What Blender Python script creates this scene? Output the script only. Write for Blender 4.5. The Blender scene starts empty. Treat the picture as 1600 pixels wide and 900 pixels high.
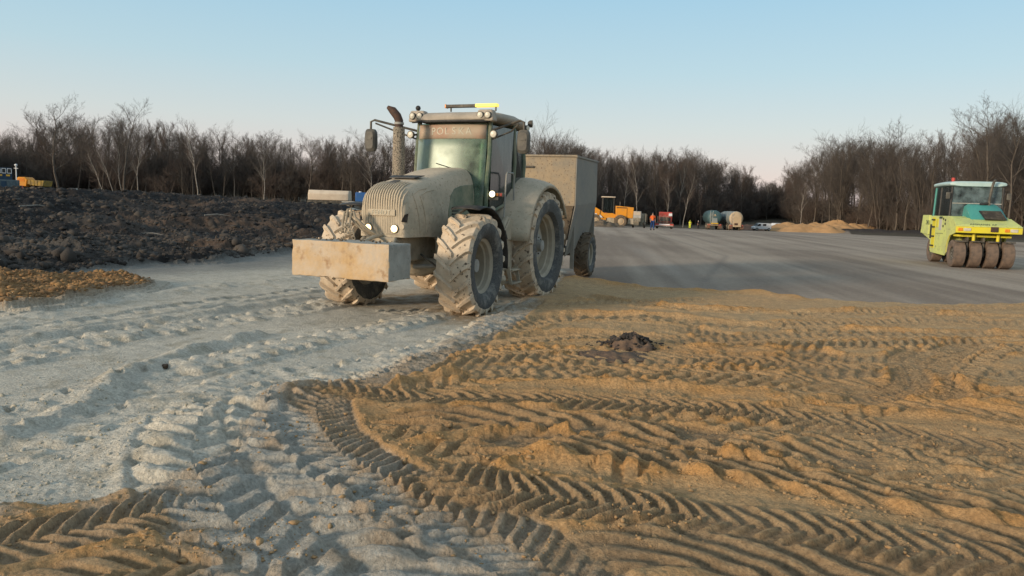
import bpy, bmesh, math, random
import numpy as np
from mathutils import Vector, Matrix
random.seed(7)
PI = math.pi
R = math.radians
C = bpy.context.scene.collection
sc = bpy.context.scene

# ------------------------------------------------------------------ camera
EYE = 1.84
FPX = 1186.0            # focal length in photograph pixels (1600 wide)
PITCH = math.atan(127 / FPX)
ROLL = R(1.8)
_f = Vector((0, math.cos(PITCH), -math.sin(PITCH)))
_R = Vector((1, 0, 0))
_U = Vector((0, math.sin(PITCH), math.cos(PITCH)))
_r = _R * math.cos(ROLL) + _U * math.sin(ROLL)
_u = -_R * math.sin(ROLL) + _U * math.cos(ROLL)
cam_d = bpy.data.cameras.new('camera')
cam = bpy.data.objects.new('camera', cam_d)
C.objects.link(cam)
cam.matrix_world = Matrix(((_r.x, _u.x, -_f.x, 0), (_r.y, _u.y, -_f.y, 0), (_r.z, _u.z, -_f.z, EYE), (0, 0, 0, 1)))
cam_d.sensor_width = 36
cam_d.lens = FPX / 1600 * 36
cam_d.clip_start = 0.1
cam_d.clip_end = 6000
sc.camera = cam

def ray(px, py):
    return _f + _r * ((px - 800) / FPX) + _u * (-(py - 450) / FPX)
def at(px, py, z=0.0):
    d = ray(px, py)
    k = (z - EYE) / d.z
    return (d.x * k, d.y * k)
def atd(px, py, depth):
    d = ray(px, py)
    k = depth / d.y
    return (d.x * k, depth, EYE + d.z * k)

# ------------------------------------------------------------------ world, sun, exposure
SUN_EL, SUN_AZ = R(12), R(-128)      # azimuth measured from +Y towards +X: the sun stands behind the camera, to the left
w = bpy.data.worlds.new('World')
sc.world = w
w.use_nodes = True
nt = w.node_tree
nt.nodes.clear()
out = nt.nodes.new('ShaderNodeOutputWorld')
bg = nt.nodes.new('ShaderNodeBackground')
sky = nt.nodes.new('ShaderNodeTexSky')
sky.sky_type = 'NISHITA'
sky.sun_disc = False
sky.sun_elevation = SUN_EL
sky.sun_rotation = SUN_AZ
sky.altitude = 200
sky.air_density = 1.0
sky.dust_density = 1.5
sky.ozone_density = 1.0
SKYTINT = True
geo_n = nt.nodes.new('ShaderNodeNewGeometry')
sep = nt.nodes.new('ShaderNodeSeparateXYZ')
nt.links.new(geo_n.outputs['Incoming'], sep.inputs[0])
ab = nt.nodes.new('ShaderNodeMath'); ab.operation = 'ABSOLUTE'
nt.links.new(sep.outputs['Z'], ab.inputs[0])
ramp = nt.nodes.new('ShaderNodeValToRGB')
nt.links.new(ab.outputs[0], ramp.inputs[0])
cr = ramp.color_ramp
cr.elements[0].position = 0.0; cr.elements[0].color = (0.52, 0.43, 0.46, 1)
cr.elements[1].position = 0.62; cr.elements[1].color = (0.34, 0.41, 0.46, 1)
for p, c in ((0.04, (0.60, 0.50, 0.475)), (0.10, (0.50, 0.535, 0.53)), (0.17, (0.385, 0.52, 0.575)), (0.30, (0.25, 0.455, 0.60))):
    e = cr.elements.new(p); e.color = (*c, 1)
mixn = nt.nodes.new('ShaderNodeMix'); mixn.data_type = 'RGBA'
mixn.inputs['Factor'].default_value = 0.85
scl = nt.nodes.new('ShaderNodeVectorMath'); scl.operation = 'SCALE'; scl.inputs['Scale'].default_value = 10.0
nt.links.new(ramp.outputs[0], scl.inputs[0])
nt.links.new(sky.outputs[0], mixn.inputs[6])
nt.links.new(scl.outputs[0], mixn.inputs[7])
nt.links.new(mixn.outputs[2], bg.inputs[0])
bg.inputs[1].default_value = 0.10
nt.links.new(bg.outputs[0], out.inputs[0])

sun_d = bpy.data.lights.new('sun', 'SUN')
sun_d.energy = 2.6
sun_d.angle = R(10)
sun_d.color = (1.0, 0.80, 0.58)
sun = bpy.data.objects.new('sun', sun_d)
C.objects.link(sun)
sd = Vector((math.sin(SUN_AZ) * math.cos(SUN_EL), math.cos(SUN_AZ) * math.cos(SUN_EL), math.sin(SUN_EL)))
sun.rotation_euler = sd.to_track_quat('Z', 'Y').to_euler()
sun.location = (-30, -30, 30)
vs = sc.view_settings
vs.view_transform = 'Standard'
try: vs.look = 'None'
except Exception: pass
vs.exposure = 0.48
vs.gamma = 1.0
vs.use_curve_mapping = False

# ------------------------------------------------------------------ tagging
def tag(o, label=None, cat=None, group=None, kind=None):
    if label: o['label'] = label
    if cat: o['category'] = cat
    if group: o['group'] = group
    if kind: o['kind'] = kind
    return o
def thing(name, label, cat, loc=(0, 0, 0), rz=0, group=None):
    o = bpy.data.objects.new(name, None)
    o.empty_display_size = 0.3
    C.objects.link(o)
    o.location = loc
    o.rotation_euler = (0, 0, rz)
    return tag(o, label, cat, group)
def copy_tree(o, parent=None):
    c = o.copy()
    C.objects.link(c)
    c.parent = parent
    for ch in o.children:
        if ch.name in bpy.data.objects:
            copy_tree(ch, c)
    return c

# ------------------------------------------------------------------ materials
def nodes(name):
    m = bpy.data.materials.new(name)
    m.use_nodes = True
    n = m.node_tree
    b = n.nodes['Principled BSDF']
    return m, n, b
def mixc(n, fac, a, b):
    x = n.nodes.new('ShaderNodeMix'); x.data_type = 'RGBA'
    for i, v in ((6, a), (7, b)):
        if isinstance(v, tuple): x.inputs[i].default_value = (*v, 1)
        else: n.links.new(v, x.inputs[i])
    if isinstance(fac, float): x.inputs[0].default_value = fac
    else: n.links.new(fac, x.inputs[0])
    return x.outputs[2]
def noise(n, vec, scale, detail=4, rough=0.55):
    t = n.nodes.new('ShaderNodeTexNoise')
    t.inputs['Scale'].default_value = scale
    t.inputs['Detail'].default_value = detail
    t.inputs['Roughness'].default_value = rough
    n.links.new(vec, t.inputs['Vector'])
    return t.outputs['Fac']
def rampf(n, src, lo, hi):
    t = n.nodes.new('ShaderNodeMapRange')
    t.inputs['From Min'].default_value = lo
    t.inputs['From Max'].default_value = hi
    n.links.new(src, t.inputs['Value'])
    return t.outputs['Result']
def M(name, c1, c2=None, scale=4.0, lo=0.42, hi=0.6, rough=0.7, bump=0.0, bscale=30.0, metal=0.0, specks=None, sscale=25.0, slo=0.62, shi=0.7, spec=0.3, top=0.0):
    """paint, metal or mud: colour c1 broken up by c2 (dust, dirt) in uneven patches, with optional specks"""
    m, n, b = nodes(name)
    tc = n.nodes.new('ShaderNodeTexCoord')
    v = tc.outputs['Object']
    b.inputs['Roughness'].default_value = rough
    b.inputs['Metallic'].default_value = metal
    b.inputs['Specular IOR Level'].default_value = spec
    if c2 is None:
        c2 = tuple(x * 0.8 for x in c1)
    fac = rampf(n, noise(n, v, scale, 6, 0.65), lo, hi)
    if top:      # dust settles on the faces that look up
        gn = n.nodes.new('ShaderNodeNewGeometry'); sx = n.nodes.new('ShaderNodeSeparateXYZ'); n.links.new(gn.outputs['Normal'], sx.inputs[0])
        ma = n.nodes.new('ShaderNodeMath'); ma.operation = 'MULTIPLY_ADD'; ma.inputs[1].default_value = top; ma.use_clamp = True
        n.links.new(sx.outputs['Z'], ma.inputs[0]); n.links.new(fac, ma.inputs[2]); fac = ma.outputs[0]
    col = mixc(n, fac, c1, c2)
    fine = noise(n, v, scale * 9, 3)
    col = mixc(n, rampf(n, fine, 0.3, 0.8), col, mixc(n, 0.35, col, tuple(min(1, x * 1.3) for x in c2)))
    if specks:
        col = mixc(n, rampf(n, noise(n, v, sscale, 3, 0.6), slo, shi), col, specks)
    n.links.new(col, b.inputs['Base Color'])
    if bump > 0:
        bp = n.nodes.new('ShaderNodeBump')
        bp.inputs['Strength'].default_value = 0.8
        bp.inputs['Distance'].default_value = bump
        n.links.new(noise(n, v, bscale, 5, 0.6), bp.inputs['Height'])
        n.links.new(bp.outputs[0], b.inputs['Normal'])
    return m
def MG(name, tint, dust, amount=0.3, rough=0.05, gloss=0.35, streak=False):
    """glass: see-through with a fresnel reflection and a dust film"""
    m, n, b = nodes(name)
    n.nodes.remove(b)
    o = n.nodes['Material Output']
    tr = n.nodes.new('ShaderNodeBsdfTransparent'); tr.inputs[0].default_value = (*tint, 1)
    gl = n.nodes.new('ShaderNodeBsdfGlossy'); gl.inputs['Roughness'].default_value = rough
    gl.inputs['Color'].default_value = (0.9, 0.95, 0.95, 1)
    df = n.nodes.new('ShaderNodeBsdfDiffuse'); df.inputs[0].default_value = (*dust, 1)
    lw = n.nodes.new('ShaderNodeLayerWeight'); lw.inputs['Blend'].default_value = gloss
    m1 = n.nodes.new('ShaderNodeMixShader')
    n.links.new(lw.outputs['Facing'], m1.inputs[0])
    n.links.new(tr.outputs[0], m1.inputs[1]); n.links.new(gl.outputs[0], m1.inputs[2])
    m2 = n.nodes.new('ShaderNodeMixShader')
    tc = n.nodes.new('ShaderNodeTexCoord')
    mp = n.nodes.new('ShaderNodeMapping')
    if streak: mp.inputs['Scale'].default_value = (6, 6, 0.6)
    n.links.new(tc.outputs['Object'], mp.inputs[0])
    f = rampf(n, noise(n, mp.outputs[0], 3.0, 4), 0.3, 0.75)
    mu = n.nodes.new('ShaderNodeMath'); mu.operation = 'MULTIPLY'; mu.inputs[1].default_value = amount * 2
    n.links.new(f, mu.inputs[0])
    n.links.new(mu.outputs[0], m2.inputs[0])
    n.links.new(m1.outputs[0], m2.inputs[1]); n.links.new(df.outputs[0], m2.inputs[2])
    n.links.new(m2.outputs[0], o.inputs[0])
    return m
def ME(name, col, strength, base=(0.8, 0.8, 0.8)):
    m, n, b = nodes(name)
    b.inputs['Base Color'].default_value = (*base, 1)
    b.inputs['Emission Color'].default_value = (*col, 1)
    b.inputs['Emission Strength'].default_value = strength
    return m

DUST = (0.36, 0.315, 0.245)
mt = dict(
    hood=M('dusty_green_paint', (0.315, 0.285, 0.215), (0.50, 0.415, 0.31), 1.5, 0.40, 0.66, 0.75, 0.004, 14, specks=(0.30, 0.235, 0.165), sscale=22, slo=0.60, shi=0.68, top=0.55),
    grille=M('mud_caked_grille', (0.50, 0.42, 0.31), (0.42, 0.36, 0.27), 3, 0.4, 0.6, 0.9, 0.003, 40),
    green=M('green_paint', (0.07, 0.115, 0.075), (0.24, 0.235, 0.165), 2.2, 0.38, 0.66, 0.5, 0.002, 20),
    dustm=M('dusted_grey_metal', (0.42, 0.36, 0.27), (0.28, 0.24, 0.18), 3.5, 0.42, 0.58, 0.85, 0.006, 30, specks=(0.10, 0.08, 0.06), sscale=16, slo=0.66, shi=0.74),
    darkm=M('dark_greasy_metal', (0.045, 0.042, 0.038), (0.16, 0.14, 0.11), 5, 0.45, 0.68, 0.6, 0.003, 30),
    black=M('black_plastic', (0.02, 0.02, 0.02), (0.06, 0.055, 0.05), 5, 0.5, 0.7, 0.5),
    roofm=M('dusty_roof_paint', (0.42, 0.36, 0.29), (0.30, 0.26, 0.21), 2.5, 0.4, 0.6, 0.6, 0.002, 20),
    tread=M('muddy_tread_rubber', (0.60, 0.495, 0.37), (0.47, 0.38, 0.28), 5, 0.4, 0.6, 0.95, 0.012, 26, specks=(0.09, 0.068, 0.05), sscale=13, slo=0.60, shi=0.68),
    side=M('dark_sidewall_rubber', (0.045, 0.048, 0.05), (0.22, 0.21, 0.185), 5, 0.5, 0.72, 0.8, 0.003, 30),
    rim=M('dusty_rim_paint', (0.40, 0.35, 0.27), (0.30, 0.265, 0.205), 3, 0.4, 0.62, 0.8, 0.003, 20),
    hub=M('grey_hub_metal', (0.33, 0.33, 0.31), (0.26, 0.25, 0.22), 6, 0.4, 0.6, 0.6),
    concrete=M('sunlit_smeared_concrete', (0.48, 0.40, 0.31), (0.47, 0.32, 0.17), 2.2, 0.40, 0.64, 0.95, 0.016, 16, specks=(0.31, 0.19, 0.10), sscale=6.0, slo=0.56, shi=0.74),  # block front: warm sunlight put into the colour, together with sand smears
    conc2=M('shaded_grey_concrete', (0.34, 0.335, 0.30), (0.25, 0.245, 0.22), 4, 0.4, 0.62, 0.95, 0.006, 30, specks=(0.10, 0.09, 0.07), sscale=18, slo=0.66, shi=0.72),  # same concrete with shade put into a greyer colour
    rust=M('rusty_steel', (0.10, 0.05, 0.03), (0.05, 0.035, 0.03), 6, 0.4, 0.6, 0.7, 0.002, 40),
    perf=M('perforated_heat_shield', (0.21, 0.185, 0.145), (0.30, 0.25, 0.19), 8, 0.4, 0.6, 0.8, 0.004, 60, specks=(0.04, 0.035, 0.03), sscale=45, slo=0.52, shi=0.6),
    glass=MG('dusty_green_glass', (0.50, 0.68, 0.56), (0.34, 0.42, 0.32), 0.36, 0.38, 0.30),
    dglass=MG('dark_streaked_glass', (0.14, 0.17, 0.18), (0.09, 0.115, 0.12), 0.16, 0.16, 0.16, True),
    rearglass=MG('mud_filmed_glass', (0.40, 0.5, 0.42), (0.16, 0.20, 0.15), 0.5, 0.6, 0.1),
    mirror=M('mirror_back', (0.07, 0.066, 0.058), (0.13, 0.12, 0.10), 6, 0.4, 0.65, 0.6),
    spread=M('splashed_sunlit_sheet_steel', (0.215, 0.195, 0.16), (0.33, 0.255, 0.165), 1.3, 0.40, 0.62, 0.8, 0.003, 20, specks=(0.14, 0.09, 0.055), sscale=20, slo=0.60, shi=0.66),  # trailer front: warm light mixed into the steel colour, plus mud splashes
    spread2=M('shaded_grey_sheet_steel', (0.20, 0.19, 0.172), (0.25, 0.225, 0.185), 1.3, 0.40, 0.62, 0.7, 0.002, 20),  # same steel for the sides, its shade painted as a darker grey
    spreadd=M('brown_muddy_steel', (0.10, 0.075, 0.05), (0.17, 0.13, 0.09), 4, 0.40, 0.62, 0.9, 0.006, 20, specks=(0.04, 0.03, 0.025), sscale=11, slo=0.58, shi=0.66),
    lampoff=M('dull_lamp_lens', (0.62, 0.58, 0.48), (0.45, 0.42, 0.34), 8, 0.4, 0.6, 0.3),
    lampon=ME('lit_headlamp', (1.0, 0.66, 0.26), 2.4),
    worklamp=ME('lit_work_lamp', (1.0, 0.88, 0.5), 2.2),
    beacon=ME('lit_amber_beacon', (1.0, 0.70, 0.14), 0.8, (0.8, 0.5, 0.05)),
    amber=M('amber_lens', (0.75, 0.25, 0.03), (0.6, 0.2, 0.03), 8, rough=0.3),
    red=M('red_paint', (0.50, 0.05, 0.04), (0.32, 0.08, 0.06), 4, rough=0.5),
    white=M('white_paint', (0.72, 0.72, 0.72), (0.55, 0.55, 0.54), 3, 0.5, 0.75, 0.45),
    dwhite=M('dirty_white_paint', (0.50, 0.49, 0.46), (0.33, 0.31, 0.27), 1.5, 0.4, 0.65, 0.6),
    orange=M('orange_yellow_paint', (0.72, 0.28, 0.015), (0.55, 0.24, 0.04), 1.5, 0.45, 0.7, 0.5),
    yellow=M('construction_yellow_paint', (0.70, 0.40, 0.02), (0.42, 0.28, 0.07), 1.5, 0.45, 0.7, 0.5),
    lime=M('pale_lime_yellow_paint', (0.58, 0.63, 0.19), (0.44, 0.47, 0.20), 1.8, 0.42, 0.68, 0.55, 0.001, 20, specks=(0.26, 0.24, 0.13), sscale=9, slo=0.60, shi=0.72),
    limedge=M('bright_yellow_paint', (0.68, 0.58, 0.03), (0.55, 0.47, 0.06), 2, 0.45, 0.7, 0.5),
    teal=M('teal_paint', (0.045, 0.23, 0.215), (0.07, 0.27, 0.24), 1.5, 0.4, 0.7, 0.45),
    tealroof=M('pale_teal_roof', (0.44, 0.56, 0.55), (0.32, 0.46, 0.45), 1.5, 0.4, 0.7, 0.5),
    rglass=MG('tinted_blue_glass', (0.30, 0.42, 0.42), (0.22, 0.30, 0.32), 0.32, 0.05, 0.45),
    rtyre=M('brown_dusted_smooth_rubber', (0.19, 0.135, 0.10), (0.10, 0.078, 0.064), 5, 0.4, 0.65, 0.85, 0.002, 40),
    blue=M('blue_paint', (0.02, 0.09, 0.28), (0.03, 0.10, 0.24), 2, rough=0.5),
    dblue=M('dark_blue_paint', (0.012, 0.035, 0.07), (0.02, 0.05, 0.09), 2, rough=0.5),
    dumpy=M('muddy_yellow_paint', (0.42, 0.27, 0.05), (0.24, 0.17, 0.07), 2.5, 0.4, 0.6, 0.7),
    gblue=M('grey_blue_panel', (0.10, 0.14, 0.16), (0.07, 0.10, 0.12), 2, rough=0.6),
    cream=M('cream_tarpaulin', (0.62, 0.52, 0.40), (0.52, 0.42, 0.32), 2, 0.4, 0.65, 0.7, 0.01, 5),
    tankgreen=M('dark_blue_green_tank', (0.045, 0.095, 0.105), (0.07, 0.115, 0.12), 1.0, 0.4, 0.65, 0.5),
    tankgrey=M('blue_grey_tank', (0.17, 0.21, 0.22), (0.24, 0.25, 0.23), 1.0, 0.4, 0.65, 0.5),
    tanktan=M('dusty_tan_tank_end', (0.52, 0.38, 0.24), (0.38, 0.30, 0.20), 1.2, 0.4, 0.65, 0.7),
    skin=M('skin', (0.45, 0.26, 0.18), None, 6, rough=0.6),
    vest=M('orange_vest_cloth', (0.90, 0.16, 0.03), (0.75, 0.13, 0.03), 8, rough=0.8),
    vesty=M('yellow_vest_cloth', (0.75, 0.85, 0.05), (0.6, 0.7, 0.05), 8, rough=0.8),
    trous=M('blue_work_trousers', (0.02, 0.06, 0.20), (0.02, 0.045, 0.13), 8, rough=0.9),
    dcloth=M('dark_cloth', (0.02, 0.02, 0.03), (0.04, 0.04, 0.05), 8, rough=0.9),
    letter=M('faded_letter_paint', (0.55, 0.52, 0.42), None, 8, rough=0.8),
    strip=M('faded_red_sun_strip', (0.42, 0.36, 0.27), (0.40, 0.27, 0.20), 1.6, 0.42, 0.62, 0.8, 0.001, 20),
    dletter=M('dark_letter_paint', (0.05, 0.07, 0.06), None, 8, rough=0.8),
    barkd=M('dark_bark', (0.085, 0.068, 0.054), (0.13, 0.11, 0.09), 1.5, 0.4, 0.65, 0.95),
    twigd=M('brown_twigs', (0.115, 0.098, 0.085), (0.08, 0.068, 0.060), 0.6, 0.4, 0.65, 0.95),
    twigr=M('reddish_twigs', (0.135, 0.098, 0.08), (0.09, 0.070, 0.059), 0.6, 0.4, 0.65, 0.95),
    barkb=M('white_birch_bark', (0.30, 0.27, 0.235), (0.16, 0.14, 0.12), 2.5, 0.45, 0.65, 0.9),
)

# ------------------------------------------------------------------ mesh builder
class G:
    def __init__(s):
        s.v = []; s.f = []; s.m = []; s.mi = 0; s.T = None
    def add(s, vs_, fs_):
        o = len(s.v)
        if s.T is not None: vs_ = [s.T @ Vector(p) for p in vs_]
        s.v += [tuple(p) for p in vs_]
        s.f += [tuple(i + o for i in f) for f in fs_]
        s.m += [s.mi] * len(fs_)
        return s
    def box(s, c, d, rot=None, top=None):
        """centre, full sizes; top = (sx, sy) scale of the upper face"""
        hx, hy, hz = d[0] / 2, d[1] / 2, d[2] / 2
        tx, ty = top or (1, 1)
        p = [(-hx, -hy, -hz), (hx, -hy, -hz), (hx, hy, -hz), (-hx, hy, -hz), (-hx * tx, -hy * ty, hz), (hx * tx, -hy * ty, hz), (hx * tx, hy * ty, hz), (-hx * tx, hy * ty, hz)]
        if rot:
            e = Matrix.Rotation(rot[2], 3, 'Z') @ Matrix.Rotation(rot[1], 3, 'Y') @ Matrix.Rotation(rot[0], 3, 'X')
            p = [e @ Vector(q) for q in p]
        p = [(q[0] + c[0], q[1] + c[1], q[2] + c[2]) for q in p]
        return s.add(p, [(3, 2, 1, 0), (4, 5, 6, 7), (0, 1, 5, 4), (1, 2, 6, 5), (2, 3, 7, 6), (3, 0, 4, 7)])
    def loft(s, rings, cap=True, closed=True, loop=False):
        n = len(rings[0]); v = [p for r_ in rings for p in r_]; f = []
        m = len(rings)
        for i in range(m if loop else m - 1):
            j2 = (i + 1) % m
            for j in range(n if closed else n - 1):
                k = (j + 1) % n
                f.append((i * n + j, i * n + k, j2 * n + k, j2 * n + j))
        if cap and not loop:
            f.append(tuple(range(n - 1, -1, -1))); f.append(tuple((m - 1) * n + j for j in range(n)))
        return s.add(v, f)
    def tube(s, pts, r, n=8, cap=True):
        pts = [Vector(p) for p in pts]
        rs = r if isinstance(r, (list, tuple)) else [r] * len(pts)
        rings = []; up = None
        for i, p in enumerate(pts):
            a = pts[max(i - 1, 0)]; b = pts[min(i + 1, len(pts) - 1)]
            t = (b - a).normalized()
            if up is None:
                up = Vector((0, 0, 1)) if abs(t.z) < 0.9 else Vector((1, 0, 0))
            x = t.cross(up).normalized(); y = x.cross(t).normalized(); up = y
            rings.append([p + (x * math.cos(2 * PI * k / n) + y * math.sin(2 * PI * k / n)) * rs[i] for k in range(n)])
        return s.loft(rings, cap)
    def cyl(s, a, b, r, r2=None, n=16):
        return s.tube([a, b], [r, r if r2 is None else r2], n)
    def prism(s, poly, vec):
        a = [Vector(p) for p in poly]; v = Vector(vec)
        return s.loft([a, [p + v for p in a]])
    def lathe(s, prof, c, axis='Y', n=40, loop=False):
        """profile of (along, radius) turned round the axis"""
        rings = []
        for k in range(n):
            a = 2 * PI * k / n; ca, sa = math.cos(a), math.sin(a)
            ring = []
            for h, r in prof:
                if axis == 'Y': q = (c[0] + r * sa, c[1] + h, c[2] + r * ca)
                elif axis == 'X': q = (c[0] + h, c[1] + r * ca, c[2] + r * sa)
                else: q = (c[0] + r * ca, c[1] + r * sa, c[2] + h)
                ring.append(q)
            rings.append(ring)
        return s.loft(rings, False, loop, True)
    def blob(s, c, r, seed=0, amp=0.25, sub=1, sz=(1, 1, 1)):
        bm = bmesh.new(); bmesh.ops.create_icosphere(bm, subdivisions=sub, radius=1)
        rr = random.Random(seed)
        v = []
        for q in bm.verts:
            k = r * (1 + rr.uniform(-amp, amp))
            v.append((c[0] + q.co.x * k * sz[0], c[1] + q.co.y * k * sz[1], c[2] + q.co.z * k * sz[2]))
        f = [tuple(x.index for x in fc.verts) for fc in bm.faces]
        bm.free()
        return s.add(v, f)
    def build(s, name, mats, parent=None, bevel=0.0, smooth=35, loc=None):
        me = bpy.data.meshes.new(name)
        me.from_pydata(s.v, [], s.f)
        me.validate()
        if not isinstance(mats, (list, tuple)): mats = [mats]
        for m_ in mats: me.materials.append(mt[m_] if isinstance(m_, str) else m_)
        if len(me.polygons) == len(s.m):
            me.polygons.foreach_set('material_index', s.m)
        bm = bmesh.new(); bm.from_mesh(me)
        bmesh.ops.recalc_face_normals(bm, faces=bm.faces)
        bm.to_mesh(me); bm.free()
        if smooth:
            me.polygons.foreach_set('use_smooth', [True] * len(me.polygons))
            me.set_sharp_from_angle(angle=R(smooth))
        o = bpy.data.objects.new(name, me)
        C.objects.link(o)
        if parent is not None: o.parent = parent
        if loc: o.location = loc
        if bevel:
            b = o.modifiers.new('bevel', 'BEVEL'); b.width = bevel; b.segments = 2; b.limit_method = 'ANGLE'; b.angle_limit = R(40)
        return o
def text_mesh(name, s, size, mat_, parent, loc, rot, extrude=0.003, width=None):
    cu = bpy.data.curves.new(name + '_c', 'FONT')
    cu.body = s; cu.size = size; cu.extrude = extrude; cu.align_x = 'CENTER'; cu.align_y = 'CENTER'
    cu.space_character = 1.1
    t = bpy.data.objects.new(name + '_t', cu)
    C.objects.link(t)
    bpy.context.view_layer.update()
    me = bpy.data.meshes.new_from_object(t.evaluated_get(bpy.context.evaluated_depsgraph_get()))
    bpy.data.objects.remove(t)
    me.name = name
    me.materials.clear(); me.materials.append(mt[mat_])
    o = bpy.data.objects.new(name, me)
    C.objects.link(o); o.parent = parent
    o.location = loc; o.rotation_euler = rot
    return o

# ================================================================== TERRAIN
def _hash(ix, iy, seed):
    h = (ix.astype(np.int64) * 374761393 + iy.astype(np.int64) * 668265263 + seed * 974711) & 0x7fffffff
    h = ((h ^ (h >> 13)) * 1274126177) & 0x7fffffff
    h = (h ^ (h >> 16))
    return (h & 0xffff) / 65535.0
def vnoise(x, y, seed=0):
    ix = np.floor(x); iy = np.floor(y); fx = x - ix; fy = y - iy
    fx = fx * fx * fx * (fx * (fx * 6 - 15) + 10); fy = fy * fy * fy * (fy * (fy * 6 - 15) + 10)
    a = _hash(ix, iy, seed); b = _hash(ix + 1, iy, seed); c = _hash(ix, iy + 1, seed); d = _hash(ix + 1, iy + 1, seed)
    return (a + (b - a) * fx + (c - a) * fy + (a - b - c + d) * fx * fy) * 2 - 1
def fbm(x, y, f, oct_=4, seed=0, g=0.5):
    o = np.zeros_like(x); a = 1.0; t = 0
    for i in range(oct_):
        cs, sn = math.cos(0.6 * i + .3), math.sin(0.6 * i + .3)
        o += a * vnoise((x * cs - y * sn) * f + 17.3 * i, (x * sn + y * cs) * f - 9.1 * i, seed + i)
        t += a; a *= g; f *= 2.03
    return o / t
def sstep(a, b, x):
    t = np.clip((x - a) / (b - a), 0, 1)
    return t * t * (3 - 2 * t)
def inpoly(x, y, poly):
    r_ = np.zeros(x.shape, bool)
    n = len(poly)
    for i in range(n):
        x1, y1 = poly[i]; x2, y2 = poly[(i + 1) % n]
        if y1 == y2: continue
        c = ((y1 > y) != (y2 > y)) & (x < (x2 - x1) * (y - y1) / (y2 - y1) + x1)
        r_ ^= c
    return r_
def softpoly(x, y, poly, r_):
    s = np.zeros(x.shape)
    for k in range(6):
        a = 2 * PI * k / 6
        s += inpoly(x + r_ * math.cos(a), y + r_ * math.sin(a), poly)
    s += 2 * inpoly(x, y, poly)
    return s / 8
def polydist(x, y, pts):
    d = np.full(x.shape, 1e9)
    for i in range(len(pts) - 1):
        ax, ay = pts[i]; bx, by = pts[i + 1]
        dx, dy = bx - ax, by - ay
        t = np.clip(((x - ax) * dx + (y - ay) * dy) / (dx * dx + dy * dy), 0, 1)
        d = np.minimum(d, np.hypot(x - ax - t * dx, y - ay - t * dy))
    return d

def rise(x, y):
    """the land climbs by about 1.8 m beyond the dark soil on the left"""
    ang = x / np.maximum(y, 1.0)
    lat = 1 - sstep(-0.235, -0.12, ang)
    lat = np.maximum(lat, sstep(-2, -6, y) * 0)
    front = 21 + 10 * sstep(-0.7, -0.3, ang)
    return 1.45 * lat * sstep(0, 22, y - front) * sstep(-0.1, 0.3, y)
def base_z(x, y):
    x = np.asarray(x, float); y = np.asarray(y, float)
    far = 5.0 * sstep(195, 330, np.hypot(x, y))
    ang = x / np.maximum(y, 1.0)
    dip = sstep(62, 175, y) * sstep(-0.16, -0.02, ang) * sstep(-0.1, 0.3, y)
    return rise(x, y) - 1.7 * dip + far
def bz(x, y): return float(base_z(np.array([x]), np.array([y]))[0])

# sand field outline: far edge against the tarmac, left edge against the lime strip
sand_far = [at(*p) for p in ((872, 446), (960, 455), (1040, 460), (1120, 464), (1200, 468), (1250, 476), (1400, 480), (1600, 482), (2000, 492), (2600, 505))]
sand_left = [at(*p) for p in ((852, 456), (815, 478), (760, 512), (690, 546), (620, 580), (560, 604), (480, 614), (420, 624), (400, 650), (392, 690), (380, 712), (290, 762), (225, 792), (110, 806), (0, 812), (-300, 840))]
sand_poly = sand_far + [(40, 2), (20, -8), (-12, -8), (-8, 1.2)] + sand_left[::-1]
tarmac_poly = [at(885, 442)] + sand_far[1:] + [(60, 12), (90, 22), (95, 66), (50, 74), (46, 84), (70, 160), (24, 166), (12, 150), (8, 120), (3, 88), (2.2, 60), (1.6, 30)]
soil_front = [at(*p) for p in ((-500, 470), (-200, 445), (0, 438), (100, 430), (215, 418), (330, 412), (400, 404), (470, 396), (520, 388))]
soil_poly = soil_front + [(-7, 32), (-9, 50), (-30, 62), (-120, 75), (-160, 40), (-60, 8)]
heap_poly = [at(*p) for p in ((-260, 500), (-120, 490), (0, 494), (90, 484), (140, 472), (225, 458), (240, 448), (190, 440), (60, 446), (-80, 446), (-260, 450))]

def catmull(pts, step=0.05):
    P = [Vector((p[0], p[1], 0)) for p in pts]
    P = [P[0] * 2 - P[1]] + P + [P[-1] * 2 - P[-2]]
    o = []
    for i in range(1, len(P) - 2):
        a, b, c, d = P[i - 1:i + 3]
        n = max(2, int((c - b).length / step))
        for k in range(n):
            t = k / n
            q = 0.5 * ((2 * b) + (-a + c) * t + (2 * a - 5 * b + 4 * c - d) * t * t + (-a + 3 * b - 3 * c + d) * t ** 3)
            o.append((q.x, q.y))
    o.append((P[-2].x, P[-2].y))
    return np.array(o)

# tyre tracks: pixel polyline, width, pitch, lug slope, ridge sharpness, depth, rut, direction, lime dust
TR = []
def track(px, w_, pitch=0.2, slope=0.75, sharp=1.0, depth=0.05, rut=0.03, direc=1, lime=0.0, grey=0.5, berm=0.05, world=False, diag=False):
    TR.append(dict(p=px if world else [at(*q) for q in px], w=w_, pitch=pitch, slope=slope, sharp=sharp, depth=depth, rut=rut, d=direc, lime=lime, grey=grey, berm=berm, diag=diag))
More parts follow.
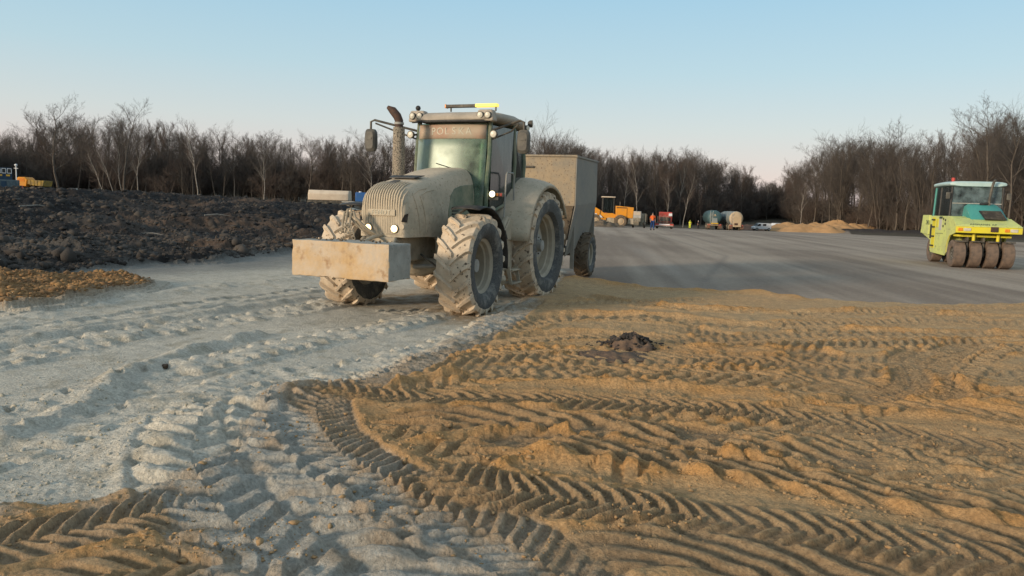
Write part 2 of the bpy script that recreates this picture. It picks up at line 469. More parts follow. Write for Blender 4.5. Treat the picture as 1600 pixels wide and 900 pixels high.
# broad, worn crossings over the back of the sand field
track([(900, 470), (1100, 492), (1350, 498), (1700, 505)], 0.7, 0.2, 0.4, 1, .03, .05, 1, 0, .3, .07)
track([(760, 530), (900, 505), (1100, 515), (1400, 530), (1700, 540)], 0.75, 0.22, 0.5, 1, .035, .05, -1, 0, .35, .06)
track([(700, 560), (900, 535), (1150, 548), (1400, 552), (1700, 566)], 0.7, 0.2, 0.6, 1, .04, .04, 1, 0, .4, .05)
track([(1050, 520), (1250, 560), (1350, 600), (1400, 660)], 0.7, 0.16, 0.7, 1, .03, .03, 1, 0, .5, .03)
track([(640, 590), (800, 578), (1000, 590), (1200, 582), (1600, 590)], 0.7, 0.2, 0.8, 1, .04, .04, 1, 0, .35, .05)
track([(560, 640), (800, 604), (1100, 612), (1350, 628), (1700, 640)], 0.6, 0.2, 0.8, .9, .045, .03, -1, 0, .3, .06)
track([(820, 690), (1000, 660), (1200, 672), (1400, 650), (1700, 690)], 0.62, 0.24, 1.1, .8, .05, .03, 1, 0, .4, .05)
track([(560, 700), (760, 672), (980, 700), (1200, 745), (1500, 800), (1800, 860)], 0.66, 0.26, 1.4, .7, .065, .02, 1, 0, .3, .05)
track([(640, 745), (860, 712), (1100, 730), (1350, 765), (1700, 800)], 0.62, 0.27, 1.5, .7, .07, .02, -1, 0, .35, .05)
track([(900, 760), (1150, 700), (1350, 712), (1700, 760)], 0.6, 0.25, 1.2, .7, .06, .02, 1, 0, .4, .05)
track([(1300, 690), (1440, 700), (1560, 735), (1700, 770)], 0.5, 0.15, 0.9, 1.1, .04, .03, 1, .35, .5, .03)
_rt = random.Random(12)
for _k in range(16):
    _y = _rt.uniform(480, 600); _x = _rt.uniform(820, 1500)
    track([(_x - 260, _y + _rt.uniform(-8, 14)), (_x, _y), (_x + 280, _y + _rt.uniform(-10, 22))], _rt.uniform(.5, .7), _rt.uniform(.15, .22), _rt.uniform(.3, .9), 1.2, _rt.uniform(.03, .05), .015, _rt.choice((-1, 1)), 0, .45, .025)
# slanting lug bars of the big machine across the middle and right, broken into separate prints
track([(600, 690), (760, 668), (980, 690), (1200, 715), (1400, 735)], 0.60, 0.34, 1.35, 1.2, .075, .01, 1, 0, .75, .03, diag=True)
track([(700, 735), (860, 716), (1100, 752), (1350, 796), (1700, 850)], 0.56, 0.32, 1.5, 1.2, .08, .01, 1, 0, .75, .03, diag=True)
track([(1100, 690), (1300, 700), (1500, 735), (1800, 790)], 0.5, 0.23, 1.2, .8, .055, .015, -1, 0, .4, .03)
track([(880, 590), (1150, 600), (1400, 620), (1750, 660)], 0.6, 0.22, 1.1, .9, .05, .02, 1, 0, .35, .03)
track([(1400, 855), (1560, 880), (1750, 915)], 0.5, 0.32, 1.7, 1.2, .08, .0, 1, 0, .9, .03, diag=True)
# lime-dusted turning tracks in the near middle
track([(330, 640), (300, 720), (330, 800), (430, 900), (560, 1050)], 0.75, 0.27, 0.75, .8, .095, .03, 1, .99, .7, .05)
track([(425, 628), (415, 680), (480, 760), (600, 850), (740, 960)], 0.66, 0.26, 0.8, .8, .10, .03, 1, .99, .7, .06)
track([(560, 800), (680, 850), (760, 920), (800, 1000)], 0.5, 0.22, 0.8, .7, .10, .02, 1, .95, .7, .04)
# bottom left sandy chevrons
track([(-150, 905), (60, 868), (200, 838), (350, 800)], 0.50, 0.115, 0.9, 1.4, .055, .0, -1, .3, .6, .03)
track([(-100, 985), (150, 935), (330, 905), (480, 960)], 0.5, 0.2, 1.2, .8, .06, .02, 1, .2, .5, .03)
# dense fish-bone track that swings round and runs out to the right
track([(830, 474), (760, 524), (660, 570), (560, 612), (500, 640), (505, 690), (570, 750), (670, 810), (780, 860), (880, 930), (940, 1010)], 0.60, 0.120, 0.7, 1.2, .055, .025, 1, .6, .7, .03)
track([(470, 616), (600, 634), (760, 640), (980, 646), (1200, 664), (1400, 694), (1650, 735)], 0.52, 0.14, 0.95, 1.4, .05, .0, 1, .1, .65, .03)
track([(660, 745), (760, 790), (900, 808), (1100, 838), (1300, 868), (1500, 898), (1750, 950)], 0.60, 0.13, 0.85, 1.4, .055, -.01, 1, .15, .75, .02)
track([(860, 905), (980, 884), (1100, 888), (1280, 925), (1480, 975)], 0.50, 0.34, 2.0, 1.2, .065, .0, 1, .05, 1.1, .02, diag=True)
track([(1425, 632), (1425, 602), (1440, 576), (1480, 550)], 0.42, 0.20, 0.25, 1.2, .085, .01, 1, .1, .6, .02)
track([(1480, 634), (1492, 602), (1518, 576), (1570, 550)], 0.48, 0.20, -0.25, 1.2, .085, .01, 1, .1, .6, .02)
track([(1475, 640), (1440, 590), (1490, 560), (1540, 548)], 0.55, 0.12, 0.5, 1.4, .045, .02, 1, .1, .6, .03)
track([(1320, 640), (1420, 616), (1410, 575), (1440, 556)], 0.40, 0.11, 0.4, 1.4, .03, .02, 1, .1, .6, .02)
# tracks in the lime strip
track([(760, 470), (640, 505), (480, 540), (300, 582), (120, 630), (-150, 720)], 0.62, 0.29, 0.7, .42, .09, .03, 1, 1, .5, .04)
track([(820, 486), (720, 535), (560, 580), (400, 600), (260, 640), (60, 700), (-200, 790)], 0.62, 0.30, 0.7, .42, .08, .02, 1, 1, .5, .03)
track([(560, 470), (440, 492), (260, 520), (100, 548), (-150, 600)], 0.66, 0.30, 0.6, .42, .095, .03, 1, 1, .5, .05)
track([(520, 452), (380, 470), (180, 500), (0, 528), (-200, 560)], 0.5, 0.30, 0.5, .42, .045, .04, -1, 1, .5, .05)

def build_terrain():
    # a disc of cells round the viewpoint, fine in front and near, coarse behind and far
    fine = R(41)
    a1 = np.linspace(-fine, fine, 1130)
    a2 = np.linspace(fine, 2 * PI - fine, 90)[1:-1]
    ang = np.concatenate([a1, a2])
    na = len(ang)
    r = [0.4, 0.9, 1.5, 2.0]
    d = 2.35
    while d < 30: r.append(d); d *= 1.0036
    while d < 70: r.append(d); d *= 1.006
    while d < 270: r.append(d); d *= 1.015
    while d < 3500: r.append(d); d *= 1.18
    rad = np.array(r); nr = len(rad)
    A, D = np.meshgrid(ang, rad)
    X = (D * np.sin(A)).ravel(); Y = (D * np.cos(A)).ravel(); DD = D.ravel()
    N = X.size
    # ragged outlines
    wx = X + 0.10 * fbm(X, Y, 1.7, 3, 11) + 0.28 * fbm(X, Y, 0.35, 2, 14) * sstep(6, 14, DD)
    wy = Y + 0.10 * fbm(X, Y, 1.7, 3, 21) + 0.28 * fbm(X, Y, 0.35, 2, 24) * sstep(6, 14, DD)
    sand = softpoly(wx, wy, sand_poly, 0.07)
    tar = softpoly(wx, wy, tarmac_poly, 0.12)
    soil = softpoly(wx, wy, soil_poly, 0.35)
    heap = softpoly(wx, wy, heap_poly, 0.35)
    far = sstep(58, 72, Y + 0.25 * np.abs(X)) * (1 - tar)
    tar = tar * (1 - sand)
    lime = np.clip(1 - sand - tar - soil, 0, 1) * (1 - far)
    # relief
    near = 1 - sstep(14, 40, DD)
    Z = base_z(X, Y)
    n1 = fbm(X, Y, 0.55, 3, 3)
    rough = sand * 1.0 + lime * 0.6 + soil * 1.0
    Z += rough * 0.035 * n1
    Z += sand * 0.10
    Z += lime * 0.03
    # broken crumbly surface of the sand before the tracks
    crumb = fbm(X, Y, 3.2, 4, 31, 0.6)
    ridged = 1 - np.abs(fbm(X, Y * 1.0, 2.2, 3, 37))
    Z += sand * (0.022 * crumb + 0.022 * (ridged - 0.75)) * near
    Z += lime * 0.010 * crumb * near
    fine_ = fbm(X, Y, 13.0, 3, 33, 0.6)
    dl = np.zeros(N)      # lime dust
    gr = np.zeros(N)      # pressed, grey-brown damp face
    org = np.zeros(N)     # freshly broken orange berm
    wob = 0.04 * fbm(X, Y, 2.1, 3, 41)
    wob2 = fbm(X, Y, 5.0, 2, 43)
    patch = fbm(X, Y, 0.9, 2, 47)
    for ti, t in enumerate(TR):
        P = catmull(t['p'], 0.06)
        hw = t['w'] / 2
        m = hw + 0.25
        idx = np.where((X > P[:, 0].min() - m) & (X < P[:, 0].max() + m) & (Y > P[:, 1].min() - m) & (Y < P[:, 1].max() + m) & (DD < 45) & (DD > 1.9))[0]
        if len(idx) == 0: continue
        seg = P[1:] - P[:-1]; L = np.hypot(seg[:, 0], seg[:, 1]); cum = np.concatenate([[0], np.cumsum(L)])
        tx = np.gradient(P[:, 0]); ty = np.gradient(P[:, 1]); l = np.hypot(tx, ty); tx /= l; ty /= l
        # coarse cull, then nearest sample
        for c0 in range(0, len(idx), 40000):
            ii = idx[c0:c0 + 40000]
            x = X[ii]; y = Y[ii]
            sub = P[::6]
            dm = np.full(len(ii), 1e9)
            for q in sub: dm = np.minimum(dm, (x - q[0]) ** 2 + (y - q[1]) ** 2)
            ii = ii[dm < (m + 0.25) ** 2]
            if len(ii) == 0: continue
            x = X[ii]; y = Y[ii]
            best = np.full(len(ii), 1e9); bi = np.zeros(len(ii), int)
            for k in range(len(P)):
                dk = (x - P[k, 0]) ** 2 + (y - P[k, 1]) ** 2
                b = dk < best
                best[b] = dk[b]; bi[b] = k
            dx = x - P[bi, 0]; dy = y - P[bi, 1]
            s = cum[bi] + dx * tx[bi] + dy * ty[bi]
            tt = -(dx * ty[bi]) + dy * tx[bi]
            tt = tt + wob[ii] * 0.6
            a = np.abs(tt)
            inside = 1 - sstep(hw - 0.035, hw + 0.02, a)
            ends = sstep(0.0, 0.35, cum[bi]) * sstep(0.0, 0.35, cum[-1] - cum[bi])
            inside *= ends
            side = (tt > 0) * 0.5
            if t['diag']: ph = (s + wob[ii] * 1.2) / t['pitch'] + t['d'] * tt * t['slope'] / t['pitch']
            else: ph = (s + wob[ii] * 0.7) / t['pitch'] + t['d'] * (a ** 1.15) * t['slope'] / t['pitch'] + side
            c = 0.5 + 0.5 * np.cos(2 * PI * ph)
            if t['sharp'] > 1.3: g = sstep(0.42, 0.93, c)
            elif t['sharp'] > 0.9: g = sstep(0.30, 0.85, c)
            elif t['sharp'] > 0.5: g = sstep(0.10, 0.62, c)
            else: g = sstep(0.02, 0.35, c)
            g = g * (0.93 + 0.07 * c)
            if t['diag']: g = g * sstep(-0.55, 0.05, vnoise(x * 1.9 + ti, y * 1.9, 93 + ti) + 0.25)
            vary = 0.78 + 0.55 * np.clip(patch[ii] + 0.5 * wob2[ii], -0.8, 0.6) - (0.35 * np.clip(vnoise(x * 3.1, y * 3.1, 91 + ti), 0, 1) if t['lime'] == 1 else 0)
            centre = sstep(0.0, 0.05, a) if t['sharp'] > 1.3 else 1.0
            if t['lime'] == 1: g = 1 - (1 - g) * sstep(hw * 0.25, hw * 0.8, a)
            g = g * (0.55 + 0.45 * centre) * (1 - (0.5 if t['lime'] < 1 else 0.0) * sstep(hw * 0.75, hw, a))
            prof = -t['rut'] + t['depth'] * g * vary + 0.006 * wob2[ii]
            keep = 0.22 * (Z[ii] - base_z(x, y) - 0.08 * sand[ii])
            new = base_z(x, y) + 0.08 * sand[ii] + 0.03 * lime[ii] + keep + prof
            be = np.exp(-((a - hw - 0.05) / 0.055) ** 2) * ends * (0.6 + 0.9 * np.clip(patch[ii] + wob2[ii] * .5, -.6, 1))
            Z[ii] = Z[ii] * (1 - inside) + new * inside + 0.78 * t['berm'] * be * (1 - inside * 0.7)
            dl[ii] = dl[ii] * (1 - inside) + t['lime'] * inside * (0.75 + 0.35 * patch[ii])
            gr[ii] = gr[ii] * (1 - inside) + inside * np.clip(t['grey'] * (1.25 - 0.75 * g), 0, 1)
            org[ii] = org[ii] * (1 - inside * 0.8) + be * 0.8 * (1 - t['lime'])
    rug = np.clip(0.35 + 0.9 * fbm(X, Y, 1.3, 3, 57) + 0.6 * org - 0.35 * gr, 0.08, 1.2) * (1 - sstep(9, 16, DD))
    Z += rug * (0.017 * sand + 0.007 * lime) * fine_
    clod = np.clip(vnoise(X * 21, Y * 21, 59) - 0.45, 0, 1)
    Z += clod * rug * 0.045 * (sand * 0.8 + 0.35 * lime)
    # windrow of sand pushed up against the tarmac, and the low ridge behind the tractor wheel
    wr = polydist(X, Y, sand_far[:6]); wr2 = polydist(X, Y, sand_far[5:])
    b1 = np.exp(-(wr / 0.35) ** 2); b2 = np.exp(-(wr2 / 0.3) ** 2)
    brk = 0.75 + 0.6 * fbm(X, Y, 1.6, 3, 61)
    Z += b1 * 0.10 * brk + b2 * 0.04 * brk
    org = np.maximum(org, b1 * 0.9)
    peak = at(892, 452); Z += 0.13 * np.exp(-((X - peak[0]) ** 2 + (Y - peak[1]) ** 2) / 0.5)
    rw = polydist(X, Y, [at(1010, 506), at(1250, 500), at(1500, 512), at(1700, 515)])
    Z += 0.07 * np.exp(-(rw / 0.4) ** 2) * brk
    for pts, h_, s_ in (([at(*p_) for p_ in ((760, 722), (900, 748), (1050, 762), (1200, 786), (1400, 818), (1650, 862))], .07, .10), ([at(*p_) for p_ in ((700, 606), (850, 612), (1000, 618), (1200, 636), (1400, 660), (1650, 690))], .055, .13)):
        rd_ = np.exp(-(polydist(X, Y, pts) / s_) ** 2) * (0.7 + 0.6 * fbm(X, Y, 2.4, 3, 67))
        Z += h_ * rd_; org = np.maximum(org, rd_ * 1.1); gr = gr * (1 - np.clip(rd_, 0, 1))
    # smoothed lime windrows
    for pts, h_, s_ in (([at(-60, 560), at(0, 545), at(160, 520), at(300, 500), at(480, 470)], 0.10, 0.16), ([at(0, 700), at(120, 655), at(180, 600), at(290, 556), at(400, 530)], 0.11, 0.14), ([at(-40, 520), at(200, 470), at(330, 452), at(480, 436)], 0.07, 0.35)):
        dd_ = polydist(X, Y, pts)
        Z += h_ * np.exp(-(dd_ / s_) ** 2) * (0.8 + 0.6 * fbm(X, Y, 2.5, 3, 71)) * (1 - sand)
    pile = at(250, 700); Z += 0.12 * np.exp(-((X - pile[0]) ** 2 * 1.2 + (Y - pile[1]) ** 2) / 0.35) * (0.9 + .3 * crumb)
    pile = at(420, 640); Z += 0.05 * np.exp(-((X - pile[0]) ** 2 + (Y - pile[1]) ** 2) / 0.3)
    # dark soil: lumpy heaps
    big = fbm(X, Y, 0.16, 3, 81); mid = fbm(X, Y, 0.55, 3, 85); lump = 1 - np.abs(fbm(X, Y, 1.1, 4, 88, 0.6)) * 2
    Z += soil * (0.42 * np.clip(big + 0.15, -0.2, 1) + 0.34 * np.clip(mid + .1, -.3, 1) + 0.16 * np.clip(lump, -0.3, 1) + 0.12 * fbm(X, Y, 3.0, 4, 89, .65) + 0.10)
    Z += heap * (0.24 + 0.16 * fbm(X, Y, 1.3, 4, 95, .6) )
    Z += far * 0.05 * fbm(X, Y, 0.2, 2, 99)
    # dark bank on the right, beyond the tarmac
    bank = np.exp(-(polydist(X, Y, [(72, 168), (82, 152), (84, 120), (92, 98), (140, 85)]) / 7.0) ** 2)
    Z += bank * (1.1 + 0.3 * mid)
    # crumbly soil cannot stand steeper than this: relax the steepest spots
    Zg = Z.reshape(nr, na); Dg = DD.reshape(nr, na)
    for _ in range(2):
        gy = np.zeros_like(Zg); gx = np.zeros_like(Zg)
        gy[1:-1] = np.abs(Zg[2:] - Zg[:-2]) / (Dg[2:] - Dg[:-2])
        dxw = Dg[:, 1:-1] * (ang[2:] - ang[:-2])[None, :]
        gx[:, 1:-1] = np.abs(Zg[:, 2:] - Zg[:, :-2]) / dxw
        st_ = np.clip((np.maximum(gx, gy) - 1.7) / 0.8, 0, 1) * (Dg < 30)
        bl_ = Zg.copy(); bl_[1:-1, 1:-1] = (Zg[:-2, 1:-1] + Zg[2:, 1:-1] + Zg[1:-1, :-2] + Zg[1:-1, 2:] + 2 * Zg[1:-1, 1:-1] + Zg[:-2, :-2] + Zg[2:, 2:] + Zg[2:, :-2] + Zg[:-2, 2:]) / 10
        Zg = Zg * (1 - st_) + bl_ * st_
    Z = Zg.ravel()
    # ---------------- colours (the stuff itself, dry or damp)
    def L(a, b, k): return a + (b - a) * k[:, None]
    def cc(*v): return np.tile(np.array(v, float), (N, 1))
    pn = np.clip(0.5 + 0.8 * fbm(X, Y, 0.5, 4, 101), 0, 1)
    pf = np.clip(0.5 + 0.9 * fbm(X, Y, 6.0, 3, 105), 0, 1)
    sandc = L(cc(0.46, 0.275, 0.125), cc(0.46, 0.315, 0.17), pn)
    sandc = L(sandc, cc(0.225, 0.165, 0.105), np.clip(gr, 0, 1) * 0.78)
    sandc = L(sandc, cc(0.50, 0.27, 0.10), np.clip(org * (0.35 + 0.9 * pf), 0, 0.9))
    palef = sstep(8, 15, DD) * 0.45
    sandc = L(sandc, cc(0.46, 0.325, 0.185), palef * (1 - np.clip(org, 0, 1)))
    limec = L(cc(0.60, 0.555, 0.465), cc(0.50, 0.465, 0.39), pn)
    limec = L(limec, cc(0.32, 0.28, 0.20), np.clip(pf - 0.62, 0, 1) * 1.2)
    dsoil = polydist(X, Y, soil_front)
    gravel = L(cc(0.16, 0.16, 0.152), cc(0.21, 0.205, 0.19), pf)
    limec = L(limec, gravel, (1 - sstep(0.8, 3.6, dsoil + 0.8 * fbm(X, Y, .8, 3, 111))) * 0.85)
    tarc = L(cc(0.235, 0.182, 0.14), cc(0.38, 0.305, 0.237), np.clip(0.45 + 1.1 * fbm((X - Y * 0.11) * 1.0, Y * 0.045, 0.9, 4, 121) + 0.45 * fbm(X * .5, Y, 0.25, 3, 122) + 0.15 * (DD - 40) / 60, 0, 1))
    seam = polydist(X, Y, [at(1100, 440), at(1135, 400), (18, 150)])
    tarc = L(tarc, cc(0.14, 0.122, 0.108), np.exp(-(seam / 0.14) ** 2) * 0.35)
    for k_, (xa, xb) in enumerate(((9, 24), (4.5, 14), (16, 42), (22, 55))):
        ln = polydist(X, Y, [(xa, 14), (xb, 160)])
        tarc = L(tarc, cc(0.36, 0.31, 0.26) if k_ % 2 else cc(0.165, 0.14, 0.12), np.exp(-(ln / (0.2 + 0.3 * (k_ % 2))) ** 2) * np.clip(0.45 + fbm(X, Y * .3, .5, 2, 150 + k_), 0, .7) * 0.6)
    dust = polydist(X, Y, sand_far)
    tarc = L(tarc, cc(0.33, 0.25, 0.16), np.exp(-(dust / 0.35) ** 2) * np.clip(pf * 1.5 - .4, 0, 1) * .7)
    soilc = L(cc(0.024, 0.021, 0.020), cc(0.10, 0.09, 0.08), np.clip(0.62 - 0.035 * (DD - 18) + 1.1 * fbm(X, Y, 0.35, 5, 131, .65), 0, 1))
    soilc = L(soilc, cc(0.115, 0.078, 0.055), np.clip(fbm(X, Y, 0.22, 3, 135) * 2.2 - 0.35, 0, 0.8))
    heapc = L(cc(0.30, 0.175, 0.075), cc(0.19, 0.115, 0.055), pf)
    farc = L(cc(0.075, 0.060, 0.045), cc(0.11, 0.095, 0.065), pn)
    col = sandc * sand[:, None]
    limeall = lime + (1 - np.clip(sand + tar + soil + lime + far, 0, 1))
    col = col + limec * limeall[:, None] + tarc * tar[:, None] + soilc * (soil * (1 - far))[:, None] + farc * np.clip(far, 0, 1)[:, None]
    tot = sand + limeall + tar + soil * (1 - far) + far
    col = col / np.maximum(tot, 1e-3)[:, None]
    col = L(col, cc(0.045, 0.036, 0.033), np.clip(bank * 1.4, 0, 1))
    col = L(col, heapc, heap)
    sl_ = polydist(X, Y, sand_left)
    dl = np.maximum(dl, np.exp(-(sl_ / 0.28) ** 2) * np.clip(0.7 + fbm(X, Y, 2.2, 3, 141), 0, 1.2))
    dz_ = softpoly(wx, wy, [at(*p_) for p_ in ((330, 640), (430, 640), (520, 700), (610, 770), (720, 850), (860, 910), (900, 1010), (250, 1010), (330, 900), (250, 820), (270, 740))], 0.15)
    dl = np.maximum(dl, dz_ * (1.0 + 0.5 * fbm(X, Y, 1.8, 3, 147)))
    lk = np.clip(dl * (0.75 + 0.7 * pf) - 0.1, 0, 0.95) * sand * (1 - np.clip(org, 0, .6))
    col = L(col, cc(0.42, 0.40, 0.35), lk)
    col = L(col, cc(0.30, 0.21, 0.12), lime * np.clip(np.exp(-(polydist(X, Y, [at(560, 470), at(680, 470), at(760, 500)]) / 0.9) ** 2) * (0.2 + pf), 0, 0.8))
    # ---------------- mesh pieces: faces grouped by what the ground is made of
    zone = np.argmax(np.stack([sand, np.clip(limeall, 0, 1), tar, soil * (1 - far), far * 0.98 + bank]), axis=0)
    zone = np.where(heap > 0.5, 5, zone)
    ij = np.arange(nr - 1)[:, None] * na + np.arange(na)[None, :]
    nx = (np.arange(na) + 1) % na
    q = np.stack([ij, np.arange(nr - 1)[:, None] * na + nx[None, :], (np.arange(nr - 1)[:, None] + 1) * na + nx[None, :], ij + na], -1).reshape(-1, 4)
    # winding: angle runs clockwise seen from above
    q = q[:, ::-1] if True else q
    fz = zone[q[:, 0]]
    gm = ground_material()
    names = [('sand_ground', None), ('lime_ground', None), ('tarmac_road', None), ('dark_soil', None), ('forest_floor', None), ('sand_heap', None)]
    vz = Z
    cen = len(X)
    for z, (nm, _) in enumerate(names):
        sel = q[fz == z]
        if len(sel) == 0: continue
        used = np.unique(sel)
        remap = np.full(N + 1, -1); remap[used] = np.arange(len(used))
        co = np.stack([X[used], Y[used], vz[used]], -1)
        fs = remap[sel]
        me = bpy.data.meshes.new(nm)
        me.vertices.add(len(used)); me.vertices.foreach_set('co', co.astype(np.float32).ravel())
        me.loops.add(len(fs) * 4); me.loops.foreach_set('vertex_index', fs.astype(np.int32).ravel())
        me.polygons.add(len(fs)); me.polygons.foreach_set('loop_start', np.arange(0, len(fs) * 4, 4, dtype=np.int32))
        me.update(calc_edges=True)
        me.polygons.foreach_set('use_smooth', np.ones(len(fs), bool))
        at_ = me.attributes.new('Col', 'FLOAT_COLOR', 'POINT')
        at_.data.foreach_set('color', np.concatenate([col[used], np.ones((len(used), 1))], 1).astype(np.float32).ravel())
        zz = np.stack([tar, soil, sand], -1)[used]
        a2_ = me.attributes.new('Zone', 'FLOAT_VECTOR', 'POINT')
        a2_.data.foreach_set('vector', zz.astype(np.float32).ravel())
        me.materials.append(gm)
        me.update()
        o = bpy.data.objects.new(nm, me)
        C.objects.link(o)
        o['kind'] = 'structure'
    return A, D, Z.reshape(nr, na), ang, rad

def ground_material():
    m, n, b = nodes('site_ground')
    tc = n.nodes.new('ShaderNodeNewGeometry')
    v = tc.outputs['Position']
    a = n.nodes.new('ShaderNodeAttribute'); a.attribute_name = 'Col'
    z = n.nodes.new('ShaderNodeAttribute'); z.attribute_name = 'Zone'
    sp = n.nodes.new('ShaderNodeSeparateXYZ'); n.links.new(z.outputs['Vector'], sp.inputs[0])
    n1 = noise(n, v, 38, 5, 0.7)
    n2 = noise(n, v, 7, 4, 0.6)
    hs = n.nodes.new('ShaderNodeHueSaturation')
    n.links.new(a.outputs['Color'], hs.inputs['Color'])
    mr = n.nodes.new('ShaderNodeMapRange'); mr.inputs['From Min'].default_value = 0.3; mr.inputs['From Max'].default_value = 0.7
    mr.inputs['To Min'].default_value = 0.64; mr.inputs['To Max'].default_value = 1.32
    n.links.new(n1, mr.inputs['Value'])
    mr2 = n.nodes.new('ShaderNodeMapRange'); mr2.inputs['From Min'].default_value = 0.3; mr2.inputs['From Max'].default_value = 0.7
    mr2.inputs['To Min'].default_value = 0.85; mr2.inputs['To Max'].default_value = 1.14
    n.links.new(n2, mr2.inputs['Value'])
    mu = n.nodes.new('ShaderNodeMath'); mu.operation = 'MULTIPLY'
    n.links.new(mr.outputs[0], mu.inputs[0]); n.links.new(mr2.outputs[0], mu.inputs[1])
    n.links.new(mu.outputs[0], hs.inputs['Value'])
    n.links.new(hs.outputs[0], b.inputs['Base Color'])
    b.inputs['Roughness'].default_value = 0.95
    b.inputs['Specular IOR Level'].default_value = 0.2
    bp = n.nodes.new('ShaderNodeBump'); bp.inputs['Distance'].default_value = 0.030
    bp.inputs['Strength'].default_value = 0.9
    vo = n.nodes.new('ShaderNodeTexVoronoi'); vo.inputs['Scale'].default_value = 26
    n.links.new(v, vo.inputs['Vector'])
    n3 = noise(n, v, 55, 6, 0.7)
    ad = n.nodes.new('ShaderNodeMath'); ad.operation = 'MULTIPLY_ADD'; ad.inputs[1].default_value = -0.35
    n.links.new(vo.outputs['Distance'], ad.inputs[0]); n.links.new(n3, ad.inputs[2])
    # the tarmac is smoother
    sm = n.nodes.new('ShaderNodeMapRange'); sm.inputs['To Min'].default_value = 0.9; sm.inputs['To Max'].default_value = 0.35
    n.links.new(sp.outputs[0], sm.inputs['Value'])
    n.links.new(sm.outputs[0], bp.inputs['Strength'])
    n.links.new(ad.outputs[0], bp.inputs['Height'])
    n.links.new(bp.outputs[0], b.inputs['Normal'])
    return m

GA, GD, GZ, Gang, Grad = build_terrain()
def ground(x, y):
    """height of the built ground under a point in front of the viewpoint"""
    a = math.atan2(x, y); d = math.hypot(x, y)
    j = min(max(np.searchsorted(Gang[:1130], a), 1), 1129); i = min(max(np.searchsorted(Grad, d), 1), len(Grad) - 1)
    ta = min(max((a - Gang[j - 1]) / (Gang[j] - Gang[j - 1]), 0), 1); td = min(max((d - Grad[i - 1]) / (Grad[i] - Grad[i - 1]), 0), 1)
    return float((GZ[i - 1, j - 1] * (1 - ta) + GZ[i - 1, j] * ta) * (1 - td) + (GZ[i, j - 1] * (1 - ta) + GZ[i, j] * ta) * td)

# ================================================================== THE TRACTOR  (local x forward, y to its own left, z up; origin under the front axle)
def smooth_rings(hw, zb, zt, x, n=36, e=4.6):
    r_ = []
    for k in range(n + 1):
        a = PI * k / n
        c, s_ = math.cos(a), math.sin(a)
        r_.append((x, hw * math.copysign(abs(c) ** (2 / e), c), zb + (zt - zb) * abs(s_) ** (2 / e)))
    return r_
def lug_tyre(name, parent, rr, w_, rim_r, nl, lug_h, mats=('tread', 'side'), seed=1):
    rnd = random.Random(seed)
    g = G()
    hw = w_ / 2
    c_r = rr - lug_h
    prof = [(-hw * 0.70, rim_r), (-hw * 0.92, rim_r + 0.06), (-hw * 1.0, (rim_r + c_r) / 2), (-hw * 0.97, c_r - 0.09), (-hw * 0.86, c_r - 0.02), (-hw * 0.5, c_r - 0.002), (0, c_r), (hw * 0.5, c_r - 0.002), (hw * 0.86, c_r - 0.02), (hw * 0.97, c_r - 0.09), (hw * 1.0, (rim_r + c_r) / 2), (hw * 0.92, rim_r + 0.06), (hw * 0.70, rim_r)]
    g.lathe(prof, (0, 0, 0), 'Y', 72)
    # material: sidewall for faces near the bead
    np_ = len(prof) - 1
    for i in range(len(g.f)):
        j = i % np_
        g.m[i] = 1 if (j <= 2 or j >= np_ - 3) else 0
    step = 2 * PI / nl
    for sgn in (-1, 1):
        for k in range(nl):
            a0 = k * step + (0.5 * step if sgn > 0 else 0)
            rings = []
            wv = rnd.uniform(0.85, 1.15)
            for t in (0.0, 0.14, 0.35, 0.6, 0.82, 0.97, 1.05):
                y = sgn * hw * min(-0.03 + t * 1.0, 0.985)
                lead = max(0, 1 - t) ** 1.25 * 0.30 * w_ / 0.6 * 0.85 / rr
                a = a0 + lead
                top = rr if t < 0.9 else rr - (t - 0.9) * 0.35
                if t > 1.0: top = rr - 0.075
                base = c_r - 0.035 - (0.06 if t > 0.9 else 0)
                wt = 0.024 * wv * (1.15 if t > 0.5 else 1.0); wb = wt + 0.020
                ring = []
                for (dw, r_) in ((-wb, base), (-wt, top), (wt, top), (wb, base)):
                    aa = a + dw / rr * (1.05 if t < .9 else 1.25)
                    rj = r_ + rnd.uniform(-.004, .004)
                    ring.append((rj * math.sin(aa), y, rj * math.cos(aa)))
                rings.append(ring)
            g.mi = 0
            g.loft(rings)
    o = g.build(name, mats, parent, smooth=40)
    return o
